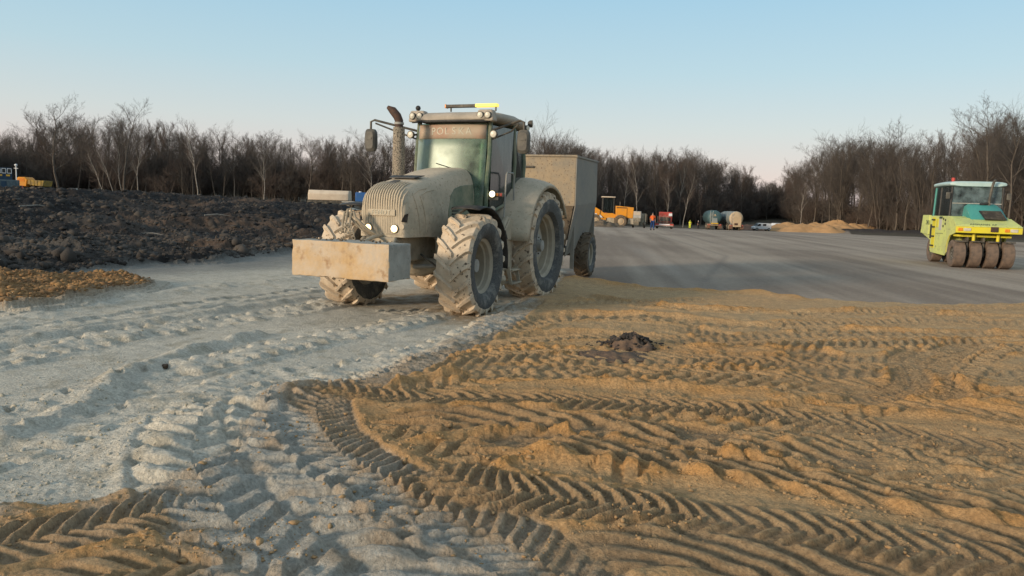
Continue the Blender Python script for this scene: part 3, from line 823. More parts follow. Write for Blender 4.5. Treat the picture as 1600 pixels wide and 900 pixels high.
def tractor_wheel(name, root, pos, rr, w_, rim_r, nl, side, steer=0, seed=1, rear=False):
    """hub disc is the part; tyre, rim and hub cap are its pieces"""
    g = G()
    s = side
    depth = w_ * (0.10 if rear else -0.02)
    g.lathe([(s * depth, 0.0), (s * depth, rim_r * 0.52), (s * (depth - 0.03), rim_r * 0.60), (s * (depth - 0.10), rim_r * 0.86), (s * (depth - 0.10), rim_r * 0.93)], (0, 0, 0), 'Y', 48)
    o = g.build(name, 'rim', root, loc=pos)
    o.rotation_euler = (0, R(seed * 13), steer)
    lug_tyre('tyre', o, rr, w_, rim_r, nl, 0.055 if rear else 0.05, seed=seed)
    g = G()
    hw = w_ / 2
    g.lathe([(-hw * 0.74, rim_r + 0.02), (-hw * 0.70, rim_r - 0.01), (-hw * 0.55, rim_r - 0.03), (-hw * 0.45, rim_r - 0.075), (hw * 0.28, rim_r - 0.085), (hw * 0.34, rim_r - 0.055), (hw * 0.55, rim_r - 0.045), (hw * 0.62, rim_r - 0.018), (hw * 0.74, rim_r + 0.02)], (0, 0, 0), 'Y', 56)
    g.build('rim', 'rim', o)
    g = G()
    g.lathe([(s * depth, 0.21 if not rear else 0.24), (s * (depth + 0.02), 0.205 if not rear else 0.235), (s * (depth + 0.035), 0.12), (s * (depth + 0.12), 0.11), (s * (depth + 0.13), 0.0)], (0, 0, 0), 'Y', 32)
    g.build('hub_cap', 'hub', o)
    for k in range(8):
        a = 2 * PI * k / 8
        g = G(); q = Vector((0.165 * math.sin(a), s * (depth + 0.028), 0.165 * math.cos(a)))
        g.cyl(q, q + Vector((0, s * 0.022, 0)), 0.015, n=6)
        g.build('wheel_bolt', 'darkm', o, smooth=0)
    return o

HEAD = R(22)
fwd = Vector((-math.sin(HEAD), -math.cos(HEAD), 0)); lft = Vector((math.cos(HEAD), -math.sin(HEAD), 0))
OF = Vector((-0.70, 12.7, 0)) - lft * 1.09
TZ = 0.0
tr = thing('tractor', 'mud-caked grey green farm tractor with bulging ribbed bonnet standing on the pale lime strip', 'tractor', (OF.x, OF.y, TZ), math.atan2(fwd.y, fwd.x))
WB = -3.05
tractor_wheel('front_wheel', tr, (0, 1.09, 0.84), 0.86, 0.62, 0.46, 19, 1, R(2), 3)
tractor_wheel('front_wheel', tr, (0, -1.17, 0.84), 0.86, 0.62, 0.46, 19, -1, R(2), 5)
tractor_wheel('rear_wheel', tr, (WB, 1.06, 1.07), 1.09, 0.70, 0.64, 22, 1, 0, 7, True)
tractor_wheel('rear_wheel', tr, (WB, -1.06, 1.07), 1.09, 0.70, 0.64, 22, -1, 0, 9, True)
# bonnet
ST = [(1.05, 0.37, 1.86), (1.03, 0.405, 1.97), (0.97, 0.425, 2.05), (0.85, 0.44, 2.125), (0.64, 0.45, 2.19), (0.35, 0.465, 2.25), (0.0, 0.48, 2.33), (-0.45, 0.505, 2.43), (-0.9, 0.535, 2.50), (-1.22, 0.555, 2.525)]
g = G()
rings = []
for x, hw, zt in ST:
    zb = 1.30 if x > 0.0 else 1.28
    rings.append(smooth_rings(hw, zb, zt, x))
g.loft(rings)
bon = g.build('bonnet', 'hood', tr, smooth=50)
# ribs of the front grille run up the nose and back over the top
def zsurf(x_i, y):
    x, hw, zt = ST[x_i]
    zb = 1.30
    u = abs(y) / hw
    if u >= 0.97: return None
    return zb + (zt - zb) * (1 - u ** 4.6) ** (1 / 4.6)
for k in range(17):
    y = -0.36 + k * 0.045
    pts = [(1.045, y, 1.36), (1.045, y, 1.60)]
    for i in range(0, 5 if abs(y) < .3 else 4):
        z = zsurf(i, y)
        if z is None: continue
        pts.append((ST[i][0] + 0.006, y, z + 0.006))
    pts = [pts[0]] + [p for p in pts[1:] if p[2] > pts[0][2]]
    g = G(); g.tube(pts, [0.0125] * (len(pts) - 1) + [0.004], 6)
    g.build('grille_rib', 'grille', bon)
g = G(); g.box((1.035, 0, 1.56), (0.035, 0.74, 0.46)); g.build('grille_panel', 'dustm', bon, 0.01)
g = G(); g.box((1.072, 0, 1.685), (0.012, 0.50, 0.10)); nb = g.build('name_bar', 'grille', bon, 0.005)
text_mesh('lettering', 'FENDT', 0.105, 'letter', bon, (1.083, 0, 1.685), (R(90), 0, R(90)), 0.004)
g = G(); g.prism([(0.22, -0.30, 2.300), (0.22, 0.30, 2.300), (0.46, 0.24, 2.252), (0.46, -0.24, 2.252)], (0, 0, 0.012)); g.build('air_inlet', 'black', bon)
g = G(); g.prism([(0.60, -0.06, 2.205), (0.60, 0.06, 2.205), (0.86, 0.08, 2.125), (0.86, -0.08, 2.125)], (0.002, 0, 0.012)); g.build('badge', 'darkm', bon)
for s in (-1, 1):
    # side panel with its sweeping seams
    def side_y(x, z):
        for i in range(len(ST) - 1):
            if ST[i][0] >= x >= ST[i + 1][0]:
                t = (ST[i][0] - x) / (ST[i][0] - ST[i + 1][0])
                hw = ST[i][1] * (1 - t) + ST[i + 1][1] * t; zt = ST[i][2] * (1 - t) + ST[i + 1][2] * t
                v = max(0, min(0.98, (z - 1.29) / (zt - 1.29)))
                return hw * (1 - v ** 4.6) ** (1 / 4.6)
        return ST[-1][1]
    for k, (x0, zt0) in enumerate(((0.80, 1.98), (0.60, 1.96))):
        pts = []
        for j in range(9):
            t = j / 8
            x = x0 - 0.42 * t ** 1.6 - (0.06 if j == 0 else 0); z = zt0 - (zt0 - 1.36) * t
            x = x0 - 0.35 * math.sin(t * PI * 0.5) * 0.5
            pts.append((x, s * (side_y(x, z) + 0.003), z))
        pts = [(x0 - 0.45, s * (side_y(x0 - 0.45, zt0 + .12) + .003), zt0 + 0.12), (x0 - 0.2, s * (side_y(x0 - 0.2, zt0 + .08) + .003), zt0 + 0.08)] + pts
        g = G(); g.tube(pts, 0.010, 6); g.build('side_rib', 'hood', bon)
    pts = []
    outer = [(-0.25, 1.40), (-0.30, 1.75), (-0.38, 2.00), (-0.52, 2.12), (-0.75, 2.18), (-1.20, 2.22)]
    poly = outer + [(-1.20, 1.40)]
    a = [(x, s * (side_y(x, z) - 0.01), z) for x, z in poly]
    g = G(); g.prism(a, (0, s * 0.028, 0)); g.build('side_panel', 'green', bon, 0.006)
    for k in range(7):
        z = 1.46 + k * 0.055
        x0 = -0.34
        g = G(); g.box((-0.50, s * (side_y(-.5, z) + 0.022), z), (0.24, 0.012, 0.022)); g.build('vent_slat', 'black', bon)
    # head lamps low in the nose
    g = G(); g.cyl((0.99, s * 0.24, 1.435), (1.075, s * 0.24, 1.435), 0.062, 0.07, 20); hl = g.build('headlight', 'darkm', tr)
    g = G(); g.lathe([(0.0, 0.0), (-0.004, 0.04), (-0.014, 0.058)], (1.094, s * 0.24, 1.435), 'X', 20); g.build('lens', 'lampon', hl)
    g = G(); g.cyl((0.99, s * 0.36, 1.47), (1.055, s * 0.36, 1.47), 0.045, 0.045, 16); g.build('marker_lamp', 'grille', tr)
    g = G(); g.prism([(1.052, s * 0.36, 1.55), (1.052, s * 0.42, 1.66), (1.0, s * 0.45, 1.68), (1.0, s * 0.43, 1.54)], (0.02, 0, 0)); g.build('lamp_recess', 'black', tr)
# chassis, engine block, front axle
g = G()
g.box((-0.15, 0, 1.10), (2.3, 0.52, 0.42)); g.build('engine_block', 'dustm', tr, 0.03)
g = G(); g.box((0.95, 0, 1.12), (0.45, 0.60, 0.36), None, (0.8, 0.9)); g.build('front_support', 'dustm', tr, 0.03)
g = G(); g.tube([(0, -0.78, 0.80), (0, -0.5, 0.82), (0, -0.2, 0.76), (0, 0.2, 0.76), (0, 0.5, 0.82), (0, 0.78, 0.80)], [0.11, 0.10, 0.16, 0.16, 0.10, 0.11], 12); g.build('front_axle', 'dustm', tr)
for s in (-1, 1):
    g = G(); g.lathe([(-0.12, 0.0), (-0.12, 0.14), (-0.06, 0.19), (0.06, 0.20), (0.10, 0.15), (0.10, 0)], (0, s * 0.72, 0.83), 'Y', 24); g.build('axle_hub', 'dustm', tr)
    g = G(); g.tube([(0.20, s * 0.12, 0.78), (0.22, s * 0.40, 0.80), (0.18, s * 0.66, 0.82)], [0.045, 0.03, 0.03], 10); g.build('steering_cylinder', 'hub', tr)
    g = G(); g.tube([(0.05, s * 0.50, 0.95), (0.04, s * 0.48, 1.25), (0.0, s * 0.35, 1.35)], 0.05, 10); g.build('suspension_strut', 'dustm', tr)
    g = G(); g.tube([(0.3, s * 0.30, 1.0), (0.35, s * 0.46, 0.92), (0.22, s * 0.56, 0.80), (0.12, s * 0.60, 0.92)], 0.018, 8); g.build('hydraulic_hose', 'darkm', tr)
g = G(); g.box((-2.3, 0, 0.95), (2.4, 0.62, 0.62)); g.box((-1.2, 0, 0.72), (1.2, 0.42, 0.3)); g.build('transmission', 'darkm', tr, 0.04)
g = G(); g.cyl((WB, -0.8, 1.05), (WB, 0.8, 1.05), 0.17, n=20); g.build('rear_axle', 'darkm', tr)
# front linkage with hoses and chain
for s in (-1, 1):
    g = G(); g.prism([(1.12, s * 0.36, 1.10), (1.62, s * 0.36, 0.92), (1.62, s * 0.36, 0.80), (1.05, s * 0.36, 0.86)], (0, s * 0.05, 0)); g.build('lift_arm', 'dustm', tr, 0.01)
    g = G(); g.cyl((1.12, s * 0.28, 1.28), (1.5, s * 0.33, 0.92), 0.035, n=12); g.build('lift_cylinder', 'dustm', tr)
g = G(); g.tube([(1.05, 0, 1.32), (1.3, 0, 1.30), (1.62, 0, 1.22)], 0.03, 10); g.build('top_link', 'dustm', tr)
for k, (y, h) in enumerate(((-0.42, 1.70), (-0.36, 1.74), (-0.30, 1.68))):
    g = G(); g.tube([(1.10, y + 0.30, 1.30), (1.28, y + 0.18, 1.42), (1.36, y, h - 0.08), (1.36, y - 0.02, h), (1.38, y - 0.06, h - 0.02), (1.40, y - 0.08, h - 0.2), (1.42, y - 0.06, 1.35)], 0.020, 8); g.build('hydraulic_hose', 'dustm', tr)
for k in range(16):
    a = k * 0.9; c = Vector((1.44 + 0.02 * math.sin(a), -0.52 + (k % 8) * 0.033 + (0.05 if k > 7 else 0), 1.52 - 0.05 * abs((k % 8) - 3.5) * 0.9 - (0.10 if k > 7 else 0) - 0.02 * k % .05))
    g = G()
    ring = [(c.x + 0.012 * math.sin(q * PI / 4 + a), c.y + 0.030 * math.cos(q * PI / 4), c.z + 0.030 * math.sin(q * PI / 4)) for q in range(8)]
    rr_ = []
    for q in range(8):
        p = Vector(ring[q]); d = (p - c).normalized() * 0.009
        rr_.append([p + d, p + Vector((0.009, 0, 0)), p - d, p - Vector((0.009, 0, 0))])
    g.loft(rr_, False, True, True); g.build('chain_link', 'dustm', tr)
# right-hand exhaust with perforated heat shield
ex = (-0.78, -0.80)
g = G(); g.tube([(ex[0], ex[1], 2.05), (ex[0], ex[1], 2.6), (ex[0], ex[1], 3.22)], [0.115, 0.115, 0.105], 20)
eo = g.build('exhaust_shield', 'perf', tr)
g = G(); g.tube([(ex[0], ex[1], 3.20), (ex[0] + .005, ex[1], 3.34), (ex[0] + 0.02, ex[1] - 0.03, 3.42), (ex[0] + 0.05, ex[1] - 0.11, 3.52), (ex[0] + 0.08, ex[1] - 0.20, 3.58)], [0.075, 0.078, 0.078, 0.074, 0.03], 18); g.build('exhaust_pipe', 'rust', tr)
g = G(); g.cyl((ex[0], ex[1], 3.27), (ex[0], ex[1], 3.31), 0.088, n=20); g.build('pipe_clamp', 'hub', eo)
g = G(); g.tube([(ex[0], ex[1], 2.1), (ex[0], ex[1] + .08, 1.9), (ex[0] + .1, -0.52, 1.75)], [0.09, 0.1, 0.1], 14); g.build('exhaust_elbow', 'dustm', eo)
# cab
CX, CR = -1.42, -3.0      # front and rear of the cab
def P(x, y, z): return (x, y, z)
zf0, zf1 = 1.62, 3.34
cab_front = lambda z: CX + 0.12 - 0.10 * (z - 2.4)
for s in (-1, 1):
    g = G(); g.tube([(CX + 0.02, s * 0.70, 1.55), (cab_front(2.2) - .04, s * 0.735, 2.2), (cab_front(2.8) - .05, s * 0.755, 2.8), (cab_front(3.34) - .05, s * 0.735, 3.40)], [0.05, 0.048, 0.045, 0.045], 8); g.build('front_pillar', 'green', tr)
    g = G(); g.tube([(-2.28, s * 0.86, 1.9), (-2.34, s * 0.875, 2.7), (-2.36, s * 0.83, 3.4)], 0.038, 8); g.build('door_pillar', 'green', tr)
    g = G(); g.tube([(-2.92, s * 0.80, 2.1), (-2.98, s * 0.82, 2.7), (-2.95, s * 0.76, 3.4)], 0.045, 8); g.build('rear_pillar', 'green', tr)
    # side glass with the door frame
    g = G(); a = [(CX - 0.05, s * 0.745, 1.66), (-2.26, s * 0.862, 1.98), (-2.33, s * 0.85, 3.32), (CX - 0.08, s * 0.755, 3.32)]
    g.prism(a, (0, -s * 0.012, 0)); dg = g.build('door_glass', 'dglass', tr)
    g = G(); a = [(-2.30, s * 0.867, 2.2), (-2.92, s * 0.83, 2.2), (-2.93, s * 0.79, 3.32), (-2.34, s * 0.85, 3.32)]
    g.prism(a, (0, -s * 0.012, 0)); g.build('quarter_glass', 'dglass', tr)
    g = G(); g.tube([(CX - 0.04, s * 0.755, 1.70), (-2.20, s * 0.87, 1.95)], 0.03, 8); g.build('door_sill', 'green', tr)
g = G()
def wrow(z, n=10, hw=0.71, bow=0.09):
    return [(cab_front(z) + bow * (1 - (2 * k / n - 1) ** 2), -hw + 2 * hw * k / n, z) for k in range(n + 1)]
rows = [wrow(z) for z in (1.70, 2.1, 2.5, 2.9, 3.34)]
g.loft(rows, False, False); ws = g.build('windscreen', 'glass', tr, smooth=60)
sm_ = ws.modifiers.new('thick', 'SOLIDIFY'); sm_.thickness = 0.008
g = G()
rows = [[(x + 0.012, y * 0.975, z) for x, y, z in wrow(z)] for z in (3.06, 3.20, 3.32)]
g.loft(rows, False, False); ss = g.build('sun_strip', 'strip', tr, smooth=60)
sm_ = ss.modifiers.new('thick', 'SOLIDIFY'); sm_.thickness = 0.006
for k, ch in enumerate('POLSKA'):
    y = -0.36 + k * 0.145
    xs = cab_front(3.19) + 0.09 * (1 - (y / 0.71) ** 2) + 0.020
    text_mesh('lettering', ch, 0.185, 'letter', ss, (xs, y, 3.19), (R(90), 0, R(90) + y * 0.25), 0.002)
g = G(); g.tube([(cab_front(2.4) + 0.10, 0.28, 2.36), (cab_front(2.5) + 0.11, 0.05, 2.52), (cab_front(2.55) + 0.10, -0.25, 2.60)], 0.010, 6); g.build('wiper', 'black', tr)
g = G(); g.prism([(CX - .05, -0.70, 1.2), (CX - .05, 0.70, 1.2), (CX - 0.02, 0.70, 1.72), (CX - 0.02, -0.70, 1.72)], (-0.10, 0, 0)); g.build('cab_bulkhead', 'black', tr, 0.01)
g = G(); g.box((-2.2, 0, 1.50), (1.6, 1.46, 0.12)); g.build('cab_floor', 'black', tr, 0.01)
g = G(); g.prism([(-2.98, -0.80, 1.5), (-2.98, 0.80, 1.5), (-3.0, 0.82, 2.25), (-3.0, -0.82, 2.25)], (-0.05, 0, 0)); g.build('rear_panel', 'darkm', tr, 0.01)
g = G(); g.prism([(-3.0, -0.80, 2.25), (-3.0, 0.80, 2.25), (-2.97, 0.75, 3.35), (-2.97, -0.75, 3.35)], (-0.01, 0, 0)); g.build('rear_glass', 'rearglass', tr)
# interior
g = G(); g.box((-2.35, 0, 1.98), (0.5, 0.52, 0.14)); g.box((-2.62, 0, 2.38), (0.14, 0.5, 0.75), (0, R(-8), 0)); g.box((-2.66, 0, 2.86), (0.10, 0.28, 0.2)); g.box((-2.4, 0, 1.75), (0.35, 0.35, 0.4)); g.build('driver_seat', 'black', tr, 0.04)
g = G(); g.tube([(-1.62, 0.0, 1.6), (-1.78, 0, 2.25)], [0.06, 0.04], 10); sc_ = g.build('steering_column', 'black', tr)
g = G(); pts = [Vector((-1.80 + 0.20 * math.cos(a) * 0.75, 0.20 * math.sin(a), 2.28 + 0.20 * math.cos(a) * -0.5 * -1)) for a in [2 * PI * k / 20 for k in range(20)]]
g.tube(pts + [pts[0]], 0.014, 6); g.build('steering_wheel', 'black', sc_)
g = G(); g.box((-1.52, 0, 2.12), (0.22, 0.75, 0.34), None, (0.6, 0.9)); g.build('dashboard', 'black', tr, 0.04)
g = G(); g.box((-2.2, -0.50, 2.15), (0.6, 0.16, 0.14)); g.build('armrest', 'black', tr, 0.03)
g = G(); g.box((-1.95, -0.52, 2.45), (0.04, 0.26, 0.2)); g.build('monitor', 'darkm', tr, 0.01)
# roof
g = G()
def rr_ring(x, hw, z0, z1, n=20, e=5):
    return [(x, hw * math.copysign(abs(math.cos(2 * PI * k / n)) ** (2 / e), math.cos(2 * PI * k / n)), (z0 + z1) / 2 + (z1 - z0) / 2 * math.copysign(abs(math.sin(2 * PI * k / n)) ** (2 / 2.6), math.sin(2 * PI * k / n))) for k in range(n)]
g.loft([rr_ring(CX + 0.22, 0.62, 3.39, 3.45), rr_ring(CX + 0.18, 0.80, 3.37, 3.50), rr_ring(CX + 0.05, 0.86, 3.36, 3.55), rr_ring(CX - 0.35, 0.90, 3.36, 3.60), rr_ring(CX - 0.9, 0.91, 3.36, 3.62), rr_ring(CX - 1.35, 0.90, 3.34, 3.58), rr_ring(CX - 1.62, 0.84, 3.33, 3.50), rr_ring(CX - 1.74, 0.7, 3.34, 3.42)])
roof = g.build('cab_roof', 'roofm', tr, smooth=50)
g = G(); g.loft([[(x + 0.10, y * 1.08, z) for x, y, z in wrow(3.35, 12, .74, .10)], [(x + 0.11, y * 1.08, z) for x, y, z in wrow(3.395, 12, .74, .10)]], False, False)
vb = g.build('roof_visor', 'black', roof); vb.modifiers.new('thick', 'SOLIDIFY').thickness = 0.03
def roof_lamp(c, r_=0.058, lit=False, d=(1, 0, 0)):
    d = Vector(d).normalized(); c = Vector(c)
    g = G(); g.tube([c - d * 0.09, c - d * 0.05, c, c + d * 0.006], [r_ * 0.6, r_ * 1.12, r_ * 1.18, r_ * 1.1], 18)
    o = g.build('work_light', 'darkm', tr)
    g = G(); g.tube([c + d * 0.004, c + d * 0.012, c + d * 0.018], [r_, r_ * 0.9, r_ * 0.3], 18); g.build('lens', 'worklamp' if lit else 'lampoff', o)
    return o
for s in (-1, 1):
    g = G(); g.box((CX + 0.08, s * 0.70, 3.475), (0.22, 0.36, 0.21), None, (0.8, 0.8)); g.build('lamp_housing', 'roofm', roof, 0.03)
    for dy in (-0.075, 0.075):
        roof_lamp((CX + 0.21, s * 0.70 + dy, 3.475), 0.056)
    roof_lamp((CX + 0.12, s * 0.86, 3.14), 0.062)
    g = G(); g.tube([(CX + 0.02, s * 0.86, 3.14), (CX - 0.03, s * 0.76, 3.16)], 0.02, 8); g.build('lamp_bracket', 'darkm', tr)
# lamps on the rear corner of the roof
roof_lamp((-2.95, 0.98, 3.50), 0.062, False, (-0.3, 1, 0)); roof_lamp((-2.78, 0.95, 3.40), 0.05, False, (0.3, 1, 0))
g = G(); g.blob((CX + 0.05, -0.74, 3.64), 0.05, 2, 0.02, 2); g.cyl((CX + .05, -.74, 3.55), (CX + .05, -.74, 3.62), 0.03, n=10); g.build('roof_beacon', 'black', tr)
# warning light bar
g = G(); g.box((CX - 0.10, 0.10, 3.68), (0.10, 0.62, 0.055))
lb = g.build('light_bar', 'darkm', tr, 0.008)
for y_ in (-0.12, 0.80):
    g = G(); g.cyl((CX - .10, y_, 3.58), (CX - .10, y_, 3.66), 0.016, n=8); g.build('bar_post', 'darkm', lb)
g = G(); g.box((CX - 0.10, 0.62, 3.682), (0.11, 0.44, 0.06)); g.build('beacon_lens', 'beacon', lb, 0.01)
g = G(); g.box((CX - 0.10, -0.215, 3.68), (0.115, 0.03, 0.07)); g.build('end_cap', 'amber', lb, 0.008)
# mirrors on their arms
for s, yy, xx in ((-1, -1.62, CX + 0.30), (1, 1.36, CX - 0.12)):
    g = G(); g.tube([(CX + 0.0, s * 0.78, 3.22), (xx - 0.1, (s * 0.78 + yy) / 2, 3.32 if s < 0 else 3.36), (xx, yy + s * -0.08, 3.40), (xx, yy, 3.37), (xx, yy, 3.10)], 0.022, 8); ma = g.build('mirror_arm', 'darkm', tr)
    g = G(); g.tube([(CX - 0.02, s * 0.78, 3.06), (xx - 0.1, (s * 0.78 + yy) / 2, 3.22), (xx, yy - s * 0.10, 3.34)], 0.016, 8); g.build('arm_brace', 'darkm', ma)
    g = G()
    g.loft([[(xx + dx, yy + 0.115 * f * math.copysign(abs(math.cos(a)) ** .5, math.cos(a)), 3.02 + 0.215 * f * math.copysign(abs(math.sin(a)) ** .5, math.sin(a))) for a in [2 * PI * k / 20 for k in range(20)]] for dx, f in ((-0.07, 0.93), (-0.05, 1.0), (0.03, 1.0), (0.07, 0.75))])
    mi = g.build('mirror', 'mirror', tr)
    g = G(); g.box((xx + 0.07, yy, 3.05), (0.02, 0.12, 0.03)); g.build('ridge', 'mirror', mi)
# rear fenders
for s in (-1, 1):
    rows = []
    for k in range(19):
        a = R(-60 + k * 8.0)     # 0 = top, positive to the front
        ca, sa = math.cos(a), math.sin(a)
        ro = 1.26
        row = []
        for (y, dr) in ((0.62, 0.09), (0.72, 0.115), (0.95, 0.105), (1.20, 0.055), (1.36, 0.0), (1.40, -0.035), (1.405, -0.09)):
            r_ = ro + dr
            row.append((WB + r_ * sa, s * y, 1.07 + r_ * ca))
        rows.append(row)
    g = G(); g.loft(rows, False, False); f = g.build('rear_fender', 'hood', tr, smooth=40)
    q = f.modifiers.new('thick', 'SOLIDIFY'); q.thickness = 0.03
    g = G(); g.prism([(WB + 1.18, s * 0.60, 1.25), (WB + 0.9, s * 0.60, 2.05), (WB + 0.1, s * 0.60, 2.40), (WB + 0.1, s * 0.60, 1.4)], (0, s * 0.02, 0)); g.build('fender_side', 'dustm', tr)
# front fender (only the near one shows) : dark plate over the tyre
for s in (-1, 1):
    rows = []
    for k in range(13):
        a = R(18 - k * 9.5)
        rows.append([((0.98) * math.sin(a), s * y, 0.84 + 0.985 * math.cos(a) + (0.02 if abs(y - 1.1) < .15 else 0)) for y in (0.84, 1.0, 1.2, 1.36)])
    g = G(); g.loft(rows, False, False); f = g.build('front_fender', 'black' , tr, smooth=40)
    f.modifiers.new('thick', 'SOLIDIFY').thickness = 0.02
    g = G(); g.tube([(-0.15, s * 0.62, 1.2), (-0.2, s * 0.75, 1.70), (-0.2, s * 0.9, 1.80)], 0.03, 8); g.build('fender_bracket', 'dustm', f)
# steps, tank and boxes on the left side
g = G(); g.loft([rr_ring(x, .22, 0.78, 1.42) for x in (-0.98, -1.05, -1.45, -1.52)]);
for i, p in enumerate(g.v): g.v[i] = (p[0], p[1] + 0.72, p[2])
g.build('fuel_tank', 'dustm', tr)
g = G(); g.tube([(-1.05, 0.78, 1.62), (-1.05, 0.90, 1.60), (-1.05, 0.97, 1.50), (-1.05, 0.97, 1.0)], 0.075, 12); g.build('air_pipe', 'dustm', tr)
g = G(); g.prism([(-1.30, 0.95, 0.62), (-1.88, 0.95, 0.62), (-1.95, 0.95, 1.62), (-1.62, 0.95, 1.66), (-1.30, 0.95, 1.30)], (0, 0.12, 0)); g.build('step_cover', 'dustm', tr, 0.03)
g = G(); g.box((-1.55, 0.75, 1.0), (0.7, 0.36, 0.7)); g.build('battery_box', 'dustm', tr, 0.03)
for k, z in enumerate((0.42, 0.66)):
    g = G(); g.box((-1.72 - 0.02 * k, 1.14 - 0.03 * k, z), (0.42, 0.24, 0.035)); g.build('step', 'dustm', tr, 0.01)
for dx in (-0.2, 0.2):
    g = G(); g.prism([(-1.70 + dx, 1.20, 0.40), (-1.70 + dx, 1.25, 0.40), (-1.72 + dx, 1.18, 0.72), (-1.72 + dx, 1.10, 0.72)], (0.03, 0, 0)); g.build('step_side', 'dustm', tr)
g = G(); g.blob((-1.28, 1.03, 0.50), 0.16, 5, 0.12, 2, (1.2, 1, .8)); g.build('mud_lump', 'dustm', tr)
g = G(); g.tube([(-1.62, 0.98, 1.55), (-1.62, 1.00, 2.2), (-1.64, 1.0, 2.42), (-1.70, 0.99, 2.47), (-1.98, 0.99, 2.47), (-2.03, 0.99, 2.40), (-2.05, 1.0, 1.75)], 0.016, 8); g.build('grab_rail', 'hub', tr)
roof_lamp((CX + 0.05, 0.84, 2.06), 0.06, True); g = G(); g.box((CX - 0.05, 0.80, 2.0), (0.14, 0.20, 0.10)); g.build('lamp_bracket', 'dustm', tr, 0.02)
g = G(); g.box((CX - 0.0, 0.97, 2.05), (0.06, 0.16, 0.08)); tl = g.build('turn_signal', 'darkm', tr, 0.01)
for k in (-1, 1):
    g = G(); g.box((CX + 0.034, 0.97 + k * 0.035, 2.05), (0.012, 0.045, 0.055)); g.build('lens', 'amber' if k < 0 else 'red', tl, 0.004)
g = G(); g.cyl((CX + 0.05, 0.60, 1.60), (CX + 0.05, 0.85, 1.74), 0.07, n=14); g.cyl((CX + .05, .78, 1.70), (CX + .12, .9, 1.80), .05, n=12); g.build('air_filter', 'dustm', tr)
g = G(); g.box((-3.35, 0, 0.72), (0.5, 0.3, 0.18)); g.cyl((-3.55, 0, .6), (-3.55, 0, .86), 0.04, n=10); g.build('tow_hitch', 'darkm', tr, 0.02)

g = G(); g.prism([(-1.36, 1.075, 1.22), (-1.84, 1.075, 1.22), (-1.86, 1.075, 1.58), (-1.64, 1.075, 1.60), (-1.36, 1.075, 1.34)], (0, 0.02, 0)); g.build('cover_panel', 'hood', tr, 0.008)
g = G(); g.tube([(-1.42, 1.10, 1.40), (-1.50, 1.11, 1.24)], 0.012, 6); g.build('cover_handle', 'black', tr)
# front ballast block hangs on the linkage: its own thing
bl = thing('ballast_block', 'sand-smeared concrete ballast block hanging from the front of the large tractor', 'counterweight', (OF.x, OF.y, TZ), math.atan2(fwd.y, fwd.x))
random.seed(3)
def lumpy_box(c, d, nx, ny, nz, amp, seed):
    bm = bmesh.new(); bmesh.ops.create_cube(bm, size=1)
    bmesh.ops.subdivide_edges(bm, edges=bm.edges, cuts=24, use_grid_fill=True)
    xs = np.array([v.co[:] for v in bm.verts]) * np.array(d)
    n_ = amp * (fbm(xs[:, 1] + xs[:, 0] * .7, xs[:, 2] + xs[:, 0] * .4, 5, 4, seed))
    ch = np.sort(np.abs(xs) / (np.array(d) / 2), 1)[:, 1]
    for v, k, e in zip(bm.verts, n_, ch):
        q = Vector((v.co.x * d[0], v.co.y * d[1], v.co.z * d[2]))
        f = 1 - 0.012 * max(0, (e - 0.93) / 0.07)
        nn = Vector((round(v.co.x * 2 * .51), round(v.co.y * 2 * .51), round(v.co.z * 2 * .51)))
        low = max(0, -v.co.z * 2) ** 8 * 0.05 * (0.4 + abs(k) / amp) if v.co.z < 0 else 0
        v.co = q * f + nn * k + Vector((c[0], c[1], c[2] + low))
    g = G(); v = [w_.co[:] for w_ in bm.verts]; f = [tuple(x.index for x in fc.verts) for fc in bm.faces]
    bm.free(); g.add(v, f); return g
g = lumpy_box((1.94, 0.03, 0.975), (0.62, 1.68, 0.56), 1, 1, 1, 0.014, 9)
b_ = g.build('block', ['concrete', 'conc2'], bl, smooth=55)
me = b_.data
for p in me.polygons:
    if abs(p.normal.y) > 0.75 or p.normal.z > 0.75: p.material_index = 1  # side and top faces take the shaded tone of the concrete
g = G()
for k in range(46):
    x = random.uniform(1.66, 2.18); y = random.uniform(-0.8, 0.82)
    g.blob((x, y, 1.272), random.uniform(0.006, 0.022), k, 0.3, 1, (1, 1, .7))
o = g.build('loose_crumbs', 'spreadd', bl); o['kind'] = 'stuff'
for s in (-1, 1):
    g = G(); g.prism([(1.60, s * 0.30, 1.0), (1.66, s * 0.30, 0.75), (1.66, s * 0.30, 1.22), (1.60, s * .3, 1.22)], (0, s * 0.09, 0)); g.build('lift_lug', 'darkm', bl)

# ================================================================== SPREADER TRAILER behind the tractor
TH = R(18)
tf = Vector((-math.sin(TH), -math.cos(TH), 0)); tl_ = Vector((math.cos(TH), -math.sin(TH), 0))
TO = Vector((1.50, 19.1, 0)) - tl_ * 1.2     # front centre of the box
st = thing('spreader_trailer', 'tall splashed steel box trailer hitched behind the large tractor', 'trailer', (TO.x, TO.y, 0.0), math.atan2(tf.y, tf.x))
st.rotation_euler = (R(0), R(0.6), math.atan2(tf.y, tf.x))
zt = 3.11; zm = 2.0; z0 = 0.62
